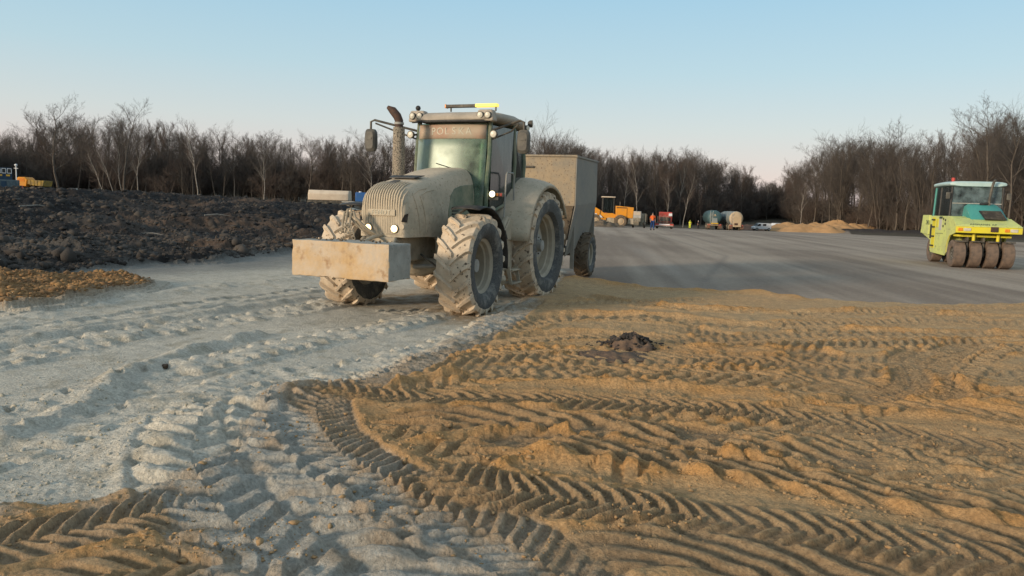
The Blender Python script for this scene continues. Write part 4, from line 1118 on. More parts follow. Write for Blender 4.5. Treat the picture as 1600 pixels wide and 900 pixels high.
# front wall and side walls as separate sheets
g = G(); g.prism([(0, -1.2, zm - .1), (0, 1.2, zm - .1), (0, 1.2, zt), (0, -1.2, zt + 0.02)], (-0.05, 0, 0)); g.build('front_wall', 'spread', st, 0.01)
g = G(); g.prism([(0.0, -1.18, zm - .1), (0.0, 1.18, zm - .1), (-0.10, 0.92, z0), (-0.10, -0.92, z0)], (-0.05, 0, 0)); g.build('lower_front_wall', 'spreadd', st, 0.01)
for z in (1.62, 1.20):
    g = G(); g.box((-0.0, 0, z), (0.10, 2.06 - (2 - z) * .35, 0.04)); g.build('stiffener', 'spreadd', st)
g = G(); g.box((0.015, 0, z0 + 0.1), (0.05, 1.9, 0.42)); g.build('apron', 'spreadd', st, 0.01)
for s in (-1, 1):
    g = G(); g.prism([(0.003, s * 1.2, zt), (-2.45, s * 1.2, zt), (-2.5, s * 1.2, zm), (0.003, s * 1.2, zm - .1)], (0, s * 0.03, 0)); g.build('side_wall', 'spread2', st, 0.008)
    g = G(); g.prism([(0.003, s * 1.203, zm - .1), (-2.5, s * 1.203, zm), (-2.3, s * 1.02, z0 + .35), (0.003 - .1, s * 0.95, z0)], (0, s * 0.03, 0)); g.build('hopper_side', 'spread2', st, 0.008)
g = G(); g.prism([(-2.42, -1.2, z0 + .3), (-2.42, 1.2, z0 + .3), (-2.42, 1.2, zt), (-2.42, -1.2, zt)], (-0.05, 0, 0)); g.build('rear_wall', 'spread2', st)
g = G(); g.prism([(-0.06, -1.19, zt - 0.25), (-0.06, 1.19, zt - 0.25), (-2.42, 1.19, zt - .25), (-2.42, -1.19, zt - .25)], (0, 0, 0.02)); g.build('cover', 'spread2', st)
g = G(); g.box((0.03, -0.15, 2.86), (0.03, 0.55, 0.05)); g.build('bracket', 'darkm', st, 0.01)
g = G(); g.prism([(-0.1, 0.28, .62), (1.9, 0.03, .62), (1.9, -.03, .62), (-.1, -.28, .62)], (0, 0, 0.14)); g.build('drawbar', 'darkm', st, 0.02)
g = G(); g.box((-1.2, 0, 0.66), (2.4, 0.9, 0.2)); g.cyl((-1.65, -1.0, .62), (-1.65, 1.0, .62), 0.08, n=12); g.build('chassis', 'darkm', st, 0.02)
for s in (-1, 1):
    g = G(); g.box((-0.35, s * 1.10, 0.85), (0.06, 0.10, 1.1)); g.build('support_leg', 'spread2', st, 0.01)
    g = G(); g.lathe([(0.10 * s, 0), (0.10 * s, 0.22), (0.0, 0.30)], (0, 0, 0), 'Y', 32)
    o = g.build('wheel', 'rim', st, loc=(-1.65, s * 1.14, 0.60))
    lug_tyre('tyre', o, 0.60, 0.42, 0.30, 18, 0.03, mats=('spreadd', 'side'), seed=20 + s)
    g = G(); g.lathe([(-.16, .31), (-.14, .28), (.14, .28), (.16, .31)], (0, 0, 0), 'Y', 32); g.build('rim', 'rim', o)

for s in (-1, 1):
    g = G(); g.box((-1.22, s * 1.22, zt + 0.015), (2.5, 0.07, 0.05)); g.build('top_rail', 'spread2', st, 0.01)
g = G(); g.box((0.0, 0, zt + 0.03), (0.07, 2.46, 0.05)); g.build('top_rail', 'spread', st, 0.01)
for k in range(10):
    g = G(); g.cyl((0.0, -1.05 + k * .233, 2.0), (0.014, -1.05 + k * .233, 2.0), 0.022, n=8); g.build('rivet', 'spread2', st, smooth=0)
# ================================================================== PNEUMATIC ROLLER
RH = R(13.5)
rf = Vector((-math.sin(RH), -math.cos(RH), 0)); rl = Vector((math.cos(RH), -math.sin(RH), 0))
RO = Vector(at(1533, 419.5, 0)).to_3d()
RO = Vector((RO.x, RO.y, 0)) - rf * 0.25
ro = thing('road_roller', 'pale yellow green rubber-tyred road roller with teal hood parked at the right of the tarmac', 'road roller', (RO.x, RO.y, 0), math.atan2(rf.y, rf.x))
def smooth_tyre(x, y, r_=0.54, w_=0.42, parent=ro):
    g = G(); hw = w_ / 2
    g.lathe([(-hw * .8, .27), (-hw, .36), (-hw * .98, r_ - .05), (-hw * .86, r_ - .008), (0, r_), (hw * .86, r_ - .008), (hw * .98, r_ - .05), (hw, .36), (hw * .8, .27)], (0, 0, 0), 'Y', 48)
    o = g.build('tyre', 'rtyre', parent, loc=(x, y, r_))
    g = G(); g.lathe([(-hw * .8, .275), (-hw * .55, .25), (-hw * .5, .1), (-hw * .5, 0)], (0, 0, 0), 'Y', 24); g.lathe([(hw * .8, .275), (hw * .55, .25), (hw * .5, .1), (hw * .5, 0)], (0, 0, 0), 'Y', 24)
    g.build('rim', 'darkm', o)
    for k in range(8):
        a = 2 * PI * k / 8
        g = G(); g.cyl((.17 * math.sin(a), -hw * .5, .17 * math.cos(a)), (.17 * math.sin(a), -hw * .62, .17 * math.cos(a)), .02, n=6); g.build('wheel_bolt', 'hub', o, smooth=0)
for y in (-0.86, -0.29, 0.29, 0.86): smooth_tyre(0, y)
for y in (-0.60, 0.0, 0.60): smooth_tyre(-3.75, y)
g = G(); g.cyl((0, -0.95, .54), (0, .95, .54), 0.09, n=12); g.cyl((-3.75, -0.85, .54), (-3.75, .85, .54), 0.09, n=12)
for y in (-0.575, 0, 0.575):
    g.box((0, y, 0.85), (0.5, 0.07, 0.8))
g.build('axle_frame', 'darkm', ro)
g = G(); g.box((0, 0, 1.26), (0.55, 1.9, 0.08)); g.build('scraper_beam', 'limedge', ro, 0.01)
for y in (-0.86, -.29, .29, .86):
    g = G(); g.box((0.42, y, 1.05), (0.03, 0.40, 0.05)); g.build('scraper', 'darkm', ro)
for y in (-0.4, 0.45):
    g = G(); g.cyl((0.35, y, 1.02), (0.35, y, 1.36), 0.06, n=12); g.build('water_nozzle', 'limedge', ro)
# main deck: slopes down to the nose, wheel arch cut from its side
for s in (-1, 1):
    side = [(0.62, 1.42), (0.62, 1.70), (-0.55, 2.02), (-3.2, 2.02), (-3.2, 1.05), (-3.05, 0.98)]
    side += [(-3.0, 0.55), (-2.85, 0.45), (-0.95, 0.40), (-0.85, 0.48)]
    arch = [(-0.62 * math.cos(R(a)) - 0.02, 0.62 + 0.70 * math.sin(R(a))) for a in range(-5, 75, 10)]
    side += [(x - 0.06, z) for x, z in arch] + [(0.2, 1.36)]
    g = G(); g.prism([(x, s * 0.98, z) for x, z in side], (0, s * 0.05, 0)); g.build('side_panel', 'lime', ro, 0.012)
    g = G(); g.prism([(x, s * 1.032, z) for x, z in [(a_[0] - 0.06, a_[1]) for a_ in arch] + [(a_[0] - 0.09, a_[1] + 0.03) for a_ in arch[::-1]]], (0, s * 0.01, 0)); g.build('arch_trim', 'limedge', ro)
g = G(); g.prism([(0.62, -0.978, 1.42), (0.62, -0.978, 1.70), (-0.55, -0.978, 2.02), (-1.0, -0.978, 2.02), (-1.0, -0.978, 1.42)], (0, 1.956, 0)); g.build('front_deck', 'lime', ro, 0.015)
g = G(); g.box((0.665, 0, 1.50), (0.10, 2.30, 0.24)); g.build('front_bumper', 'limedge', ro, 0.015)
g = G(); g.prism([(0.72, -1.15, 1.62), (0.72, 1.15, 1.62), (-0.2, 1.04, 1.93), (-0.2, -1.04, 1.93)], (0, 0, 0.035)); g.build('hood_apron', 'lime', ro, 0.01)
text_mesh('lettering', 'AMMANN AP', 0.15, 'dletter', ro, (0.60, -0.18, 1.715), (R(34), 0, R(90)), 0.002)
text_mesh('lettering', '240', 0.26, 'dletter', ro, (-3.35, -1.105, 1.72), (R(90), 0, 0), 0.002)
for y in (-1.0, 0.62):
    g = G(); g.box((0.72, y, 1.51), (0.03, 0.16, 0.12)); g.build('indicator', 'amber', ro, 0.01)
for y in (-0.76, 0.86):
    g = G(); g.box((0.72, y, 1.51), (0.035, 0.26, 0.12)); g.build('headlight', 'lampoff', ro, 0.01)
g = G(); g.box((0.72, 0.18, 1.54), (0.06, 0.26, 0.20)); g.build('tow_eye', 'rust', ro, 0.01)
# rear body
g = G(); g.prism([(-3.2, -1.0, 0.98), (-3.2, -1.0, 2.02), (-4.25, -1.0, 2.0), (-4.55, -1.0, 1.75), (-4.55, -1.0, 1.25), (-4.2, -1.0, 1.18)], (0, 2.0, 0)); g.build('rear_body', 'lime', ro, 0.015)
g = G(); g.prism([(-3.25, -1.08, 1.2), (-3.25, -1.08, 2.05), (-4.2, -1.08, 2.05), (-4.4, -1.08, 1.25)], (0, 0.10, 0)); g.build('counterweight', 'lime', ro, 0.015)
g = G(); g.box((-2.0, 0, 1.1), (2.2, 1.9, 1.2)); g.build('ballast_tank', 'lime', ro)
# steps and service panel on the visible flank
g = G(); g.box((-2.62, -1.035, 1.30), (0.42, 0.012, 1.30)); g.build('step_recess', 'limedge', ro)
for z in (0.75, 1.15, 1.55, 1.85):
    g = G(); g.box((-2.62, -1.06, z), (0.36, 0.07, 0.06)); g.build('step', 'black', ro)
g = G(); g.box((-3.0, -1.04, 1.35), (0.2, 0.02, 0.6)); g.build('vent', 'black', ro)
g = G(); g.box((-1.72, -1.038, 1.66), (0.34, 0.015, 0.45)); g.build('notice_plate', 'dwhite', ro)
g = G(); g.box((-1.72, -1.038, 1.95), (0.4, 0.015, 0.09)); g.build('name_plate', 'dletter', ro)
g = G(); g.box((-2.15, -1.038, 1.72), (0.22, 0.016, 0.34)); g.build('hatch', 'limedge', ro)
for x, z in ((-1.35, 1.9), (-1.35, 1.6), (-1.1, 1.85), (-1.1, 1.7)):
    g = G(); g.cyl((x, -1.03, z), (x, -1.05, z), 0.05, n=12); g.build('filler_cap', 'black', ro)
g = G(); g.tube([(-1.3, -1.035, 1.3), (-2.3, -1.035, 1.28)], 0.008, 4); g.build('panel_seam', 'dletter', ro)
# cab
cz0, cz1 = 2.0, 3.22
cf, cb = -0.95, -3.1
for (x, y) in ((cf, -.95), (cf, .95), (-2.2, -.98), (-2.2, .98), (cb, -.95), (cb, .95)):
    g = G(); g.tube([(x, y, cz0), (x - (0.02 if x == cf else -.06 if x == cb else 0), y * 0.975, cz1)], 0.045, 8); g.build('cab_pillar', 'teal' if x == cb else 'black', ro)
g = G(); g.prism([(cf, -.93, cz0), (cf, .93, cz0), (cf - 0.02, .91, cz1), (cf - .02, -.91, cz1)], (-0.01, 0, 0)); g.build('windscreen', 'rglass', ro)
g = G(); g.prism([(cb, -.93, cz0), (cb, .93, cz0), (cb + .06, .91, cz1), (cb + .06, -.91, cz1)], (-0.01, 0, 0)); g.build('rear_glass', 'rglass', ro)
for s in (-1, 1):
    g = G(); g.prism([(cf - .04, s * .95, 1.55 if s < 0 else cz0), (-2.17, s * .985, 1.55 if s < 0 else cz0), (-2.17, s * .955, cz1), (cf - .06, s * .925, cz1)], (0, -s * 0.01, 0)); g.build('door_glass', 'dglass' if s < 0 else 'rglass', ro)
    g = G(); g.prism([(-2.23, s * .985, cz0), (cb, s * .95, cz0), (cb + .06, s * .925, cz1), (-2.23, s * .955, cz1)], (0, -s * 0.01, 0)); g.build('side_glass', 'dglass' if s < 0 else 'rglass', ro)
g = G(); g.loft([rr_ring(cf + .10, .9, cz1 + .02, cz1 + .16), rr_ring(cf + .02, 1.04, cz1, cz1 + .22), rr_ring(-2, 1.06, cz1, cz1 + .25), rr_ring(cb - .02, 1.04, cz1, cz1 + .22), rr_ring(cb - .10, .9, cz1 + .02, cz1 + .16)]); rr2 = g.build('cab_roof', 'tealroof', ro)
g = G(); g.cyl((-2.0, -.62, cz1 + .22), (-2.0, -.62, cz1 + .40), 0.07, n=12); g.build('beacon', 'red', ro)
g = G(); g.box((-2.3, .1, 2.35), (.15, .5, .8)); g.box((-2.1, .1, 2.05), (.5, .5, .15)); g.build('operator_seat', 'black', ro, .03)
g = G(); g.tube([(-1.35, .1, 2.0), (-1.55, .1, 2.5)], .04, 8); pts = [(-1.55 + .12 * math.cos(a), .1 + .2 * math.sin(a), 2.5 + .12 * math.cos(a)) for a in [2 * PI * k / 16 for k in range(17)]]; g.tube(pts, .015, 6); g.build('steering_wheel', 'black', ro)
g = G(); g.box((cf - .06, -0.62, 2.22), (.06, .55, .45)); g.build('control_box', 'black', ro, .02)
g = G(); g.box((cf + .012, 0, 2.55), (.014, 1.8, .03)); g.build('window_rail', 'dwhite', ro)
# teal engine hood on the deck
g = G(); g.prism([(-0.93, -0.42, 1.97), (-0.93, -0.30, 2.50), (-0.93, .62, 2.52), (-0.93, .92, 1.97)], (0, 0, 0))
g = G()
g.loft([[(-0.93, -0.50, 1.98), (-0.93, -0.46, 2.42), (-0.93, -0.32, 2.54), (-0.93, .60, 2.54), (-0.93, .80, 2.38), (-0.93, .92, 1.98)],
        [(-0.55, -0.50, 1.98), (-0.55, -0.46, 2.36), (-0.55, -0.32, 2.48), (-0.55, .60, 2.48), (-0.55, .80, 2.32), (-0.55, .92, 1.98)],
        [(-0.02, -0.46, 1.88), (-0.02, -0.42, 1.92), (-0.02, -0.34, 1.95), (-0.02, .62, 1.95), (-0.02, .76, 1.92), (-0.02, .90, 1.88)]])
g.build('engine_hood', 'teal', ro, 0.02)
g = G(); g.prism([(-0.30, -0.10, 2.235), (-0.30, .66, 2.235), (0.10, .78, 1.90), (0.10, 0.02, 1.90)], (0.03, 0, 0.03)); rv = g.build('radiator_vent', 'black', ro)
for k in range(7):
    t = (k + .5) / 7
    g = G(); g.box((-0.27 + .4 * t + .02, .30 + .1 * t, 2.27 - .335 * t), (.012, .72, .02)); g.build('vent_slat', 'darkm', rv)
g = G(); g.tube([(-0.62, .34, 2.45), (-0.62, .34, 2.6), (-0.62, .40, 3.2), (-0.60, .44, 3.42), (-.56, .48, 3.5)], [.07, .05, .05, .05, .045], 12); g.build('exhaust_pipe', 'darkm', ro)
g = G(); g.cyl((-0.6, .02, 2.5), (-0.6, .3, 2.56), .06, n=12); g.build('air_filter', 'black', ro)
for s in (-1, 1):
    g = G(); g.tube([(cf, s * .95, 3.05), (cf + .12, s * 1.1, 3.05), (cf + .12, s * 1.1, 2.98)], .015, 6); ma = g.build('mirror_arm', 'black', ro)
    g = G(); g.box((cf + .12, s * 1.1, 2.85), (.05, .16, .26)); g.build('mirror', 'mirror', ma, .02)

# ================================================================== TREES AND WOOD
class Fast:
    """numpy collector for thin branch prisms"""
    def __init__(s): s.v = []; s.f = []; s.n = 0
    def seg(s, a, b, ra, rb, n=3):
        a = np.array(a); b = np.array(b); t = b - a; l = np.linalg.norm(t)
        if l < 1e-6: return
        t = t / l; u = np.array((0, 0, 1.0)) if abs(t[2]) < 0.9 else np.array((1.0, 0, 0))
        x = np.cross(t, u); x /= np.linalg.norm(x); y = np.cross(t, x)
        for p, r_ in ((a, ra), (b, rb)):
            for k in range(n):
                q = 2 * PI * k / n
                s.v.append(p + (x * math.cos(q) + y * math.sin(q)) * r_)
        for k in range(n):
            k2 = (k + 1) % n
            s.f.append((s.n + k, s.n + k2, s.n + n + k2, s.n + n + k))
        s.n += 2 * n
    def mesh(s, name, mat_):
        me = bpy.data.meshes.new(name)
        me.from_pydata([tuple(v) for v in s.v], [], s.f)
        me.materials.append(mt[mat_]); me.polygons.foreach_set('use_smooth', [True] * len(me.polygons))
        return me
def tree_meshes(seed, H, kind):
    rnd = random.Random(seed)
    T, W = Fast(), Fast()
    def grow(p, d, length, r_, lvl, maxl, up):
        nseg = (7, 5, 4, 2, 1)[lvl] if lvl < 5 else 1
        pts = [np.array(p)]; d = np.array(d); dirs = []
        for i in range(nseg):
            d = d + np.array([rnd.gauss(0, .10 + .05 * lvl), rnd.gauss(0, .10 + .05 * lvl), rnd.gauss(0, .05) + up * (0.12 if lvl else 0.05)])
            d = d / np.linalg.norm(d)
            pts.append(pts[-1] + d * length / nseg); dirs.append(d.copy())
        tgt = T if lvl <= 1 else W
        for i in range(nseg):
            f0, f1 = 1 - 0.78 * i / nseg, 1 - 0.78 * (i + 1) / nseg
            tgt.seg(pts[i], pts[i + 1], r_ * f0, r_ * f1, (6, 4, 3, 3, 3)[min(lvl, 4)])
        if lvl >= maxl: return
        nb = dict(broad=(12, 8, 7, 5), poplar=(17, 7, 7, 4), birch=(17, 7, 6, 5), bush=(9, 7, 6, 3), multi=(8, 9, 7, 4))[kind][min(lvl, 3)]
        for k in range(nb):
            t0 = dict(broad=.28, poplar=.22, birch=.35, bush=.05, multi=.12)[kind] if lvl == 0 else 0.15
            t = t0 + (1 - t0) * (k + rnd.random()) / nb
            i = min(int(t * nseg), nseg - 1); fr = t * nseg - i
            q = pts[i] * (1 - fr) + pts[i + 1] * fr
            spread = dict(broad=.75, poplar=.42, birch=.55, bush=.8, multi=.62)[kind] * (1.0 if lvl == 0 else .85) + rnd.uniform(-.12, .15)
            a = rnd.uniform(0, 2 * PI); dd = dirs[i]
            u = np.cross(dd, (0.3, 0.2, 1.0)); u = u / max(np.linalg.norm(u), 1e-6); v_ = np.cross(dd, u)
            nd = dd * math.cos(spread) + (u * math.cos(a) + v_ * math.sin(a)) * math.sin(spread)
            ll = length * (dict(broad=.50, poplar=.36, birch=.34, bush=.6, multi=.62)[kind] if lvl == 0 else .52) * rnd.uniform(.7, 1.15) * (1.15 - 0.55 * t if lvl == 0 else 1.1 - .4 * t)
            grow(q, nd, ll, max(r_ * (0.42 if lvl == 0 else 0.5) * (1 - .5 * t), (0.011, 0.011, 0.011, 0.009)[min(lvl, 3)]), lvl + 1, maxl, up)
    if kind == 'multi':
        for k in range(5):
            a = k * 1.256 + rnd.random(); sp = rnd.uniform(.08, .3)
            grow((0.25 * math.cos(a), .25 * math.sin(a), 0), (math.cos(a) * sp, math.sin(a) * sp, 1), H * rnd.uniform(.75, 1.0), H * .009, 0, 3, 0.6)
    elif kind == 'bush':
        for k in range(7):
            a = k * .9 + rnd.random(); sp = rnd.uniform(.1, .6)
            grow((0.5 * math.cos(a), .5 * math.sin(a), 0), (math.cos(a) * sp, math.sin(a) * sp, 1), H * rnd.uniform(.6, 1.0), .03, 0, 3, 0.6)
    else:
        grow((0, 0, -.1), (rnd.uniform(-.06, .06), rnd.uniform(-.06, .06), 1), H, H * dict(broad=.0135, poplar=.011, birch=.0095)[kind], 0, 4 if kind != 'birch' else 3, dict(broad=.7, poplar=1.2, birch=.5)[kind])
    return T, W
PROTO = []
for i, (kd, tm, wm) in enumerate((('broad', 'barkd', 'twigd'), ('broad', 'barkd', 'twigr'), ('poplar', 'barkd', 'twigd'), ('poplar', 'barkd', 'twigr'), ('multi', 'barkd', 'twigd'), ('birch', 'barkb', 'twigd'), ('broad', 'barkd', 'twigd'), ('birch', 'barkb', 'twigr'), ('bush', 'barkd', 'twigr'), ('bush', 'barkd', 'twigd'))):
    T, W = tree_meshes(100 + i * 7, 15.0 if kd != 'bush' else 5.0, kd)
    PROTO.append((T.mesh('trunk', tm), W.mesh('crown', wm), kd))
print('tree faces', [(len(a.polygons), len(b.polygons)) for a, b, k in PROTO])
def place_tree(kind_i, x, y, h, label, group=None, name='bare_tree', lean=0, rz=None, cat='tree'):
    tm, cm, kd = PROTO[kind_i]
    if kd != 'bush': h *= 0.87
    k = h / (15.0 if kd != 'bush' else 5.0)
    z = bz(x, y)
    r_ = thing(name, label, cat, (x, y, z), random.uniform(0, 6.28) if rz is None else rz, group)
    r_.rotation_euler[1] = lean
    r_.scale = (k * random.uniform(.85, 1.1), k * random.uniform(.85, 1.1), k)
    for nm, me in (('trunk', tm), ('crown', cm)):
        o = bpy.data.objects.new(nm, me); C.objects.link(o); o.parent = r_
    return r_
ENV = [(-260, 215, 115), (-150, 205, 125), (-60, 212, 132), (0, 206, 140), (45, 205, 140), (88, 172, 138), (130, 190, 142), (190, 178, 140), (240, 190, 142), (308, 196, 142), (400, 212, 145), (500, 212, 145), (560, 205, 142), (640, 215, 145), (760, 220, 145), (850, 212, 185), (890, 214, 190), (935, 240, 195), (1000, 234, 198), (1045, 238, 200), (1090, 240, 205), (1130, 254, 215), (1180, 274, 235), (1215, 286, 250), (1238, 262, 235), (1275, 238, 215), (1310, 222, 202), (1350, 212, 190), (1400, 210, 178), (1450, 216, 166), (1500, 203, 152), (1552, 176, 140), (1600, 184, 132), (1700, 180, 118), (1850, 170, 105), (2000, 165, 95)]
def env(px):
    xs = [e[0] for e in ENV]
    return float(np.interp(px, xs, [e[1] for e in ENV])), float(np.interp(px, xs, [e[2] for e in ENV]))
def tree_at(px, back):
    top, dep = env(px)
    dep += back
    p = atd(px, top, dep)
    return p[0], p[1], p[2] - bz(p[0], p[1])
rt = random.Random(5)
GRP = 'bare trees along the edge of the wood'
LB = ['bare brown broad-crowned tree in the dense winter wood', 'bare reddish-brown tree in the dense winter wood', 'bare slender tree with upright branches in the dense winter wood', 'bare slender reddish tree in the dense winter wood', 'bare many-stemmed tree in the dense winter wood', 'bare pale-barked birch among the dark wood edge']
LG = ['bare broad trees of the wood', 'bare reddish trees of the wood', 'bare slender trees of the wood', 'bare slender reddish trees of the wood', 'bare many-stemmed trees of the wood', 'pale birches along the wood edge']
random.seed(11)
px = -240.0
n_t = 0
while px < 1990 and n_t < 285:
    for row, back in enumerate((0, 9)):
        q = px + rt.uniform(-8, 8)
        if 575 < q < 640 and row: pass
        x, y, h = tree_at(q, back + rt.uniform(-3, 3))
        right = q > 1240
        kd = rt.choice((0, 1, 2, 4, 6, 4, 2) if right else (0, 1, 2, 3, 2, 3, 5, 6))
        h *= rt.uniform(.80, 1.02)
        li = {6: 0, 7: 5}.get(kd, kd)
        place_tree(kd, x, y, h, LB[li], LG[li])
        n_t += 1
    px += rt.uniform(13, 22) if px < 1240 else rt.uniform(12, 24)
# the ones that stand out
def special(px_, top, dep, kd, label, lean=0, rz=0.0, wide=1.0):
    p = atd(px_, top, dep); o = place_tree(kd, p[0], p[1], p[2] - bz(p[0], p[1]), label, None, 'birch_tree' if kd in (5, 7) else 'bare_tree', lean, rz)
    o.scale = (o.scale[0] * wide, o.scale[1] * wide, o.scale[2]); return o
special(88, 160, 128, 0, 'tall dark tree with wide feathery crown above the yellow dump truck, highest on the left', wide=1.15)
special(192, 163, 134, 6, 'tall bare tree with fine rounded crown rising behind the leaning pale birches')
special(214, 212, 118, 5, 'pale straight birch with forking crown, rightmost of the birch cluster at left', 0.03, 1.0)
special(308, 186, 120, 7, 'tall straight white birch alone before the middle of the left wood')
special(412, 226, 120, 5, 'small pale birch with wavering stem before the left wood, nearest to the tractor side', .04, 2.0)
special(160, 225, 119, 7, 'pale birch leaning to the left, leftmost of the birch cluster', -.18, 0.0)
special(176, 222, 119, 7, 'pale thin birch leaning left, second stem of the birch cluster', -.14, 0.3)
special(190, 218, 120, 5, 'pale thin birch leaning slightly left, in the middle of the birch cluster', -.09, 0.2)
special(582, 222, 96, 7, 'pale low branching birch right behind the tractor exhaust', .02, 1.2, 1.5)
special(850, 198, 172, 4, 'bare fan-shaped tree rising above the spreader trailer', wide=1.1)
special(893, 206, 175, 3, 'small bare tree with pointed top above the trailer corner')
special(1553, 168, 126, 0, 'tallest bare tree at the right, standing behind the road roller', wide=1.1)
special(1595, 176, 120, 6, 'tall bare tree at the far right edge behind the road roller')
for k, (px_, top) in enumerate(((1000, 236), (1046, 268), (1072, 262), (1256, 276), (1378, 260))):
    special(px_, top, 176 if px_ < 1200 else 192, 7, ('pale birch behind the white lorry', 'pale birch between the orange-vested worker and the red lorry', 'thin pale birch right of the red lorry', 'pale thin birch behind the sand piles', 'pale thin birch beyond the right end of the sand piles')[k], (.05, .03, -.02, 0, 0)[k], k * 1.3)

def scatter(name, label, src_mesh, pts, kind='stuff'):
    """one stuff object: geometry nodes put copies of a tree mesh on its points"""
    me = bpy.data.meshes.new(name + '_points')
    me.from_pydata([p[:3] for p in pts], [], [])
    for an, ty, k in (('sc', 'FLOAT', 3), ('rz', 'FLOAT', 4)):
        a = me.attributes.new(an, ty, 'POINT'); a.data.foreach_set('value', [p[k] for p in pts])
    o = bpy.data.objects.new(name, me); C.objects.link(o)
    ng = bpy.data.node_groups.new(name, 'GeometryNodeTree')
    ng.interface.new_socket('Geometry', in_out='INPUT', socket_type='NodeSocketGeometry')
    ng.interface.new_socket('Geometry', in_out='OUTPUT', socket_type='NodeSocketGeometry')
    gi = ng.nodes.new('NodeGroupInput'); go = ng.nodes.new('NodeGroupOutput')
    ip = ng.nodes.new('GeometryNodeInstanceOnPoints')
    ng.links.new(gi.outputs[0], ip.inputs['Points'])
    jn = ng.nodes.new('GeometryNodeGeometryToInstance')
    for so in src_mesh:
        oi = ng.nodes.new('GeometryNodeObjectInfo'); oi.inputs['Object'].default_value = so; oi.transform_space = 'ORIGINAL'
        ng.links.new(oi.outputs['Geometry'], jn.inputs[0])
    ng.links.new(jn.outputs[0], ip.inputs['Instance'])
    a1 = ng.nodes.new('GeometryNodeInputNamedAttribute'); a1.data_type = 'FLOAT'; a1.inputs[0].default_value = 'sc'
    a2 = ng.nodes.new('GeometryNodeInputNamedAttribute'); a2.data_type = 'FLOAT'; a2.inputs[0].default_value = 'rz'
    cx = ng.nodes.new('ShaderNodeCombineXYZ')
    ng.links.new(a2.outputs[0], cx.inputs[2])
    ng.links.new(cx.outputs[0], ip.inputs['Rotation'])
    c2 = ng.nodes.new('ShaderNodeCombineXYZ')
    for i in range(3): ng.links.new(a1.outputs[0], c2.inputs[i])
    ng.links.new(c2.outputs[0], ip.inputs['Scale'])
    ng.links.new(ip.outputs[0], go.inputs[0])
    m = o.modifiers.new('scatter', 'NODES'); m.node_group = ng
    tag(o, label, 'woodland' if 'wood' in name else 'shrubs', None, 'stuff')
    return o
# sources: real trees standing in the front rows
SRC = {}
for o in list(C.objects):
    if o.type == 'EMPTY' and o.get('category') == 'tree' and len(o.children) == 2:
        for i, (tm, cm, kd) in enumerate(PROTO):
            if any(c.data == cm for c in o.children): SRC.setdefault(i, sorted(o.children, key=lambda q: q.name))
for gi_, kd in enumerate((0, 2, 3, 6)):
    pts = []
    for k in range(110):
        q = rt.uniform(-280, 2050) if k % 4 else rt.uniform(880, 1260)
        x, y, h = tree_at(q, rt.uniform(14, 75))
        h = h * rt.uniform(.70, .86)
        pts.append((x, y, bz(x, y), h / 15.0, rt.uniform(0, 6.28)))
    scatter('far_woodland', 'mass of bare trees deep inside the winter wood', SRC[kd], pts)
# undergrowth at the foot of the wood: one bush stands alone as a thing, the rest is a thicket
for bi_, nm in ((8, 'reddish'), (9, 'brown')):
    q = 250 if bi_ == 8 else 1180
    x, y, h = tree_at(q, -6)
    ob = place_tree(bi_, x, y, 4.2, 'low %s bush of bare stems at the %s wood edge' % (nm, 'left' if bi_ == 8 else 'middle'), None, 'bare_bush', cat='bush')
    pts = []
    for k in range(620):
        q = rt.uniform(-280, 2050) if k % 4 else rt.uniform(880, 1260)
        x, y, h = tree_at(q, rt.triangular(-2, 50, 2))
        pts.append((x, y, bz(x, y), rt.uniform(.8, 1.7), rt.uniform(0, 6.28)))
    scatter('thicket', 'tangled leafless undergrowth at the foot of the wood', sorted(ob.children, key=lambda q: q.name), pts)

# ================================================================== SAND PILES and soil
def heap(name, label, x, y, r_, h, mat_, seed, group=None, amp=0.16, cat='sand pile', nn=40, fq=0.9, sx=1.0):
    g = G(); n1, n2 = 16, nn
    v = [(0, 0, h)]; f = []
    xs = []; 
    for i in range(1, n1 + 1):
        t = i / n1
        for j in range(n2):
            a = 2 * PI * j / n2
            rr_ = r_ * t * (1 + 0.10 * math.sin(3 * a + seed) + 0.07 * math.sin(5 * a + seed * 2))
            z = h * (1 - t) ** 1.0 * (1 if t > 0.12 else 0.96)
            xs.append((rr_ * math.cos(a) * sx, rr_ * math.sin(a), z, t))
    A_ = np.array(xs)
    nz = fbm(A_[:, 0] + seed * 3, A_[:, 1] - seed, fq, 4, seed, .6) * amp * h
    for (x_, y_, z_, t), k in zip(xs, nz): v.append((x_, y_, z_ + k * min(1, (1 - t) * 4) - (0.15 if t > .99 else 0)))
    for j in range(n2): f.append((0, 1 + j, 1 + (j + 1) % n2))
    for i in range(n1 - 1):
        for j in range(n2):
            a = 1 + i * n2 + j; b = 1 + i * n2 + (j + 1) % n2
            f.append((a, a + n2, b + n2, b))
    g.add(v, f)
    o = g.build(name, mat_, None, smooth=60, loc=(x, y, bz(x, y)))
    tag(o, label, cat, group)
    return o
mt['sandpile'] = M('heaped_sand', (0.46, 0.27, 0.125), (0.38, 0.22, 0.10), 0.9, 0.4, 0.62, 0.95, 0.05, 6)
mt['darkpile'] = M('heaped_dark_soil', (0.085, 0.06, 0.048), (0.17, 0.11, 0.07), 9, 0.4, 0.62, 0.95, 0.08, 5)
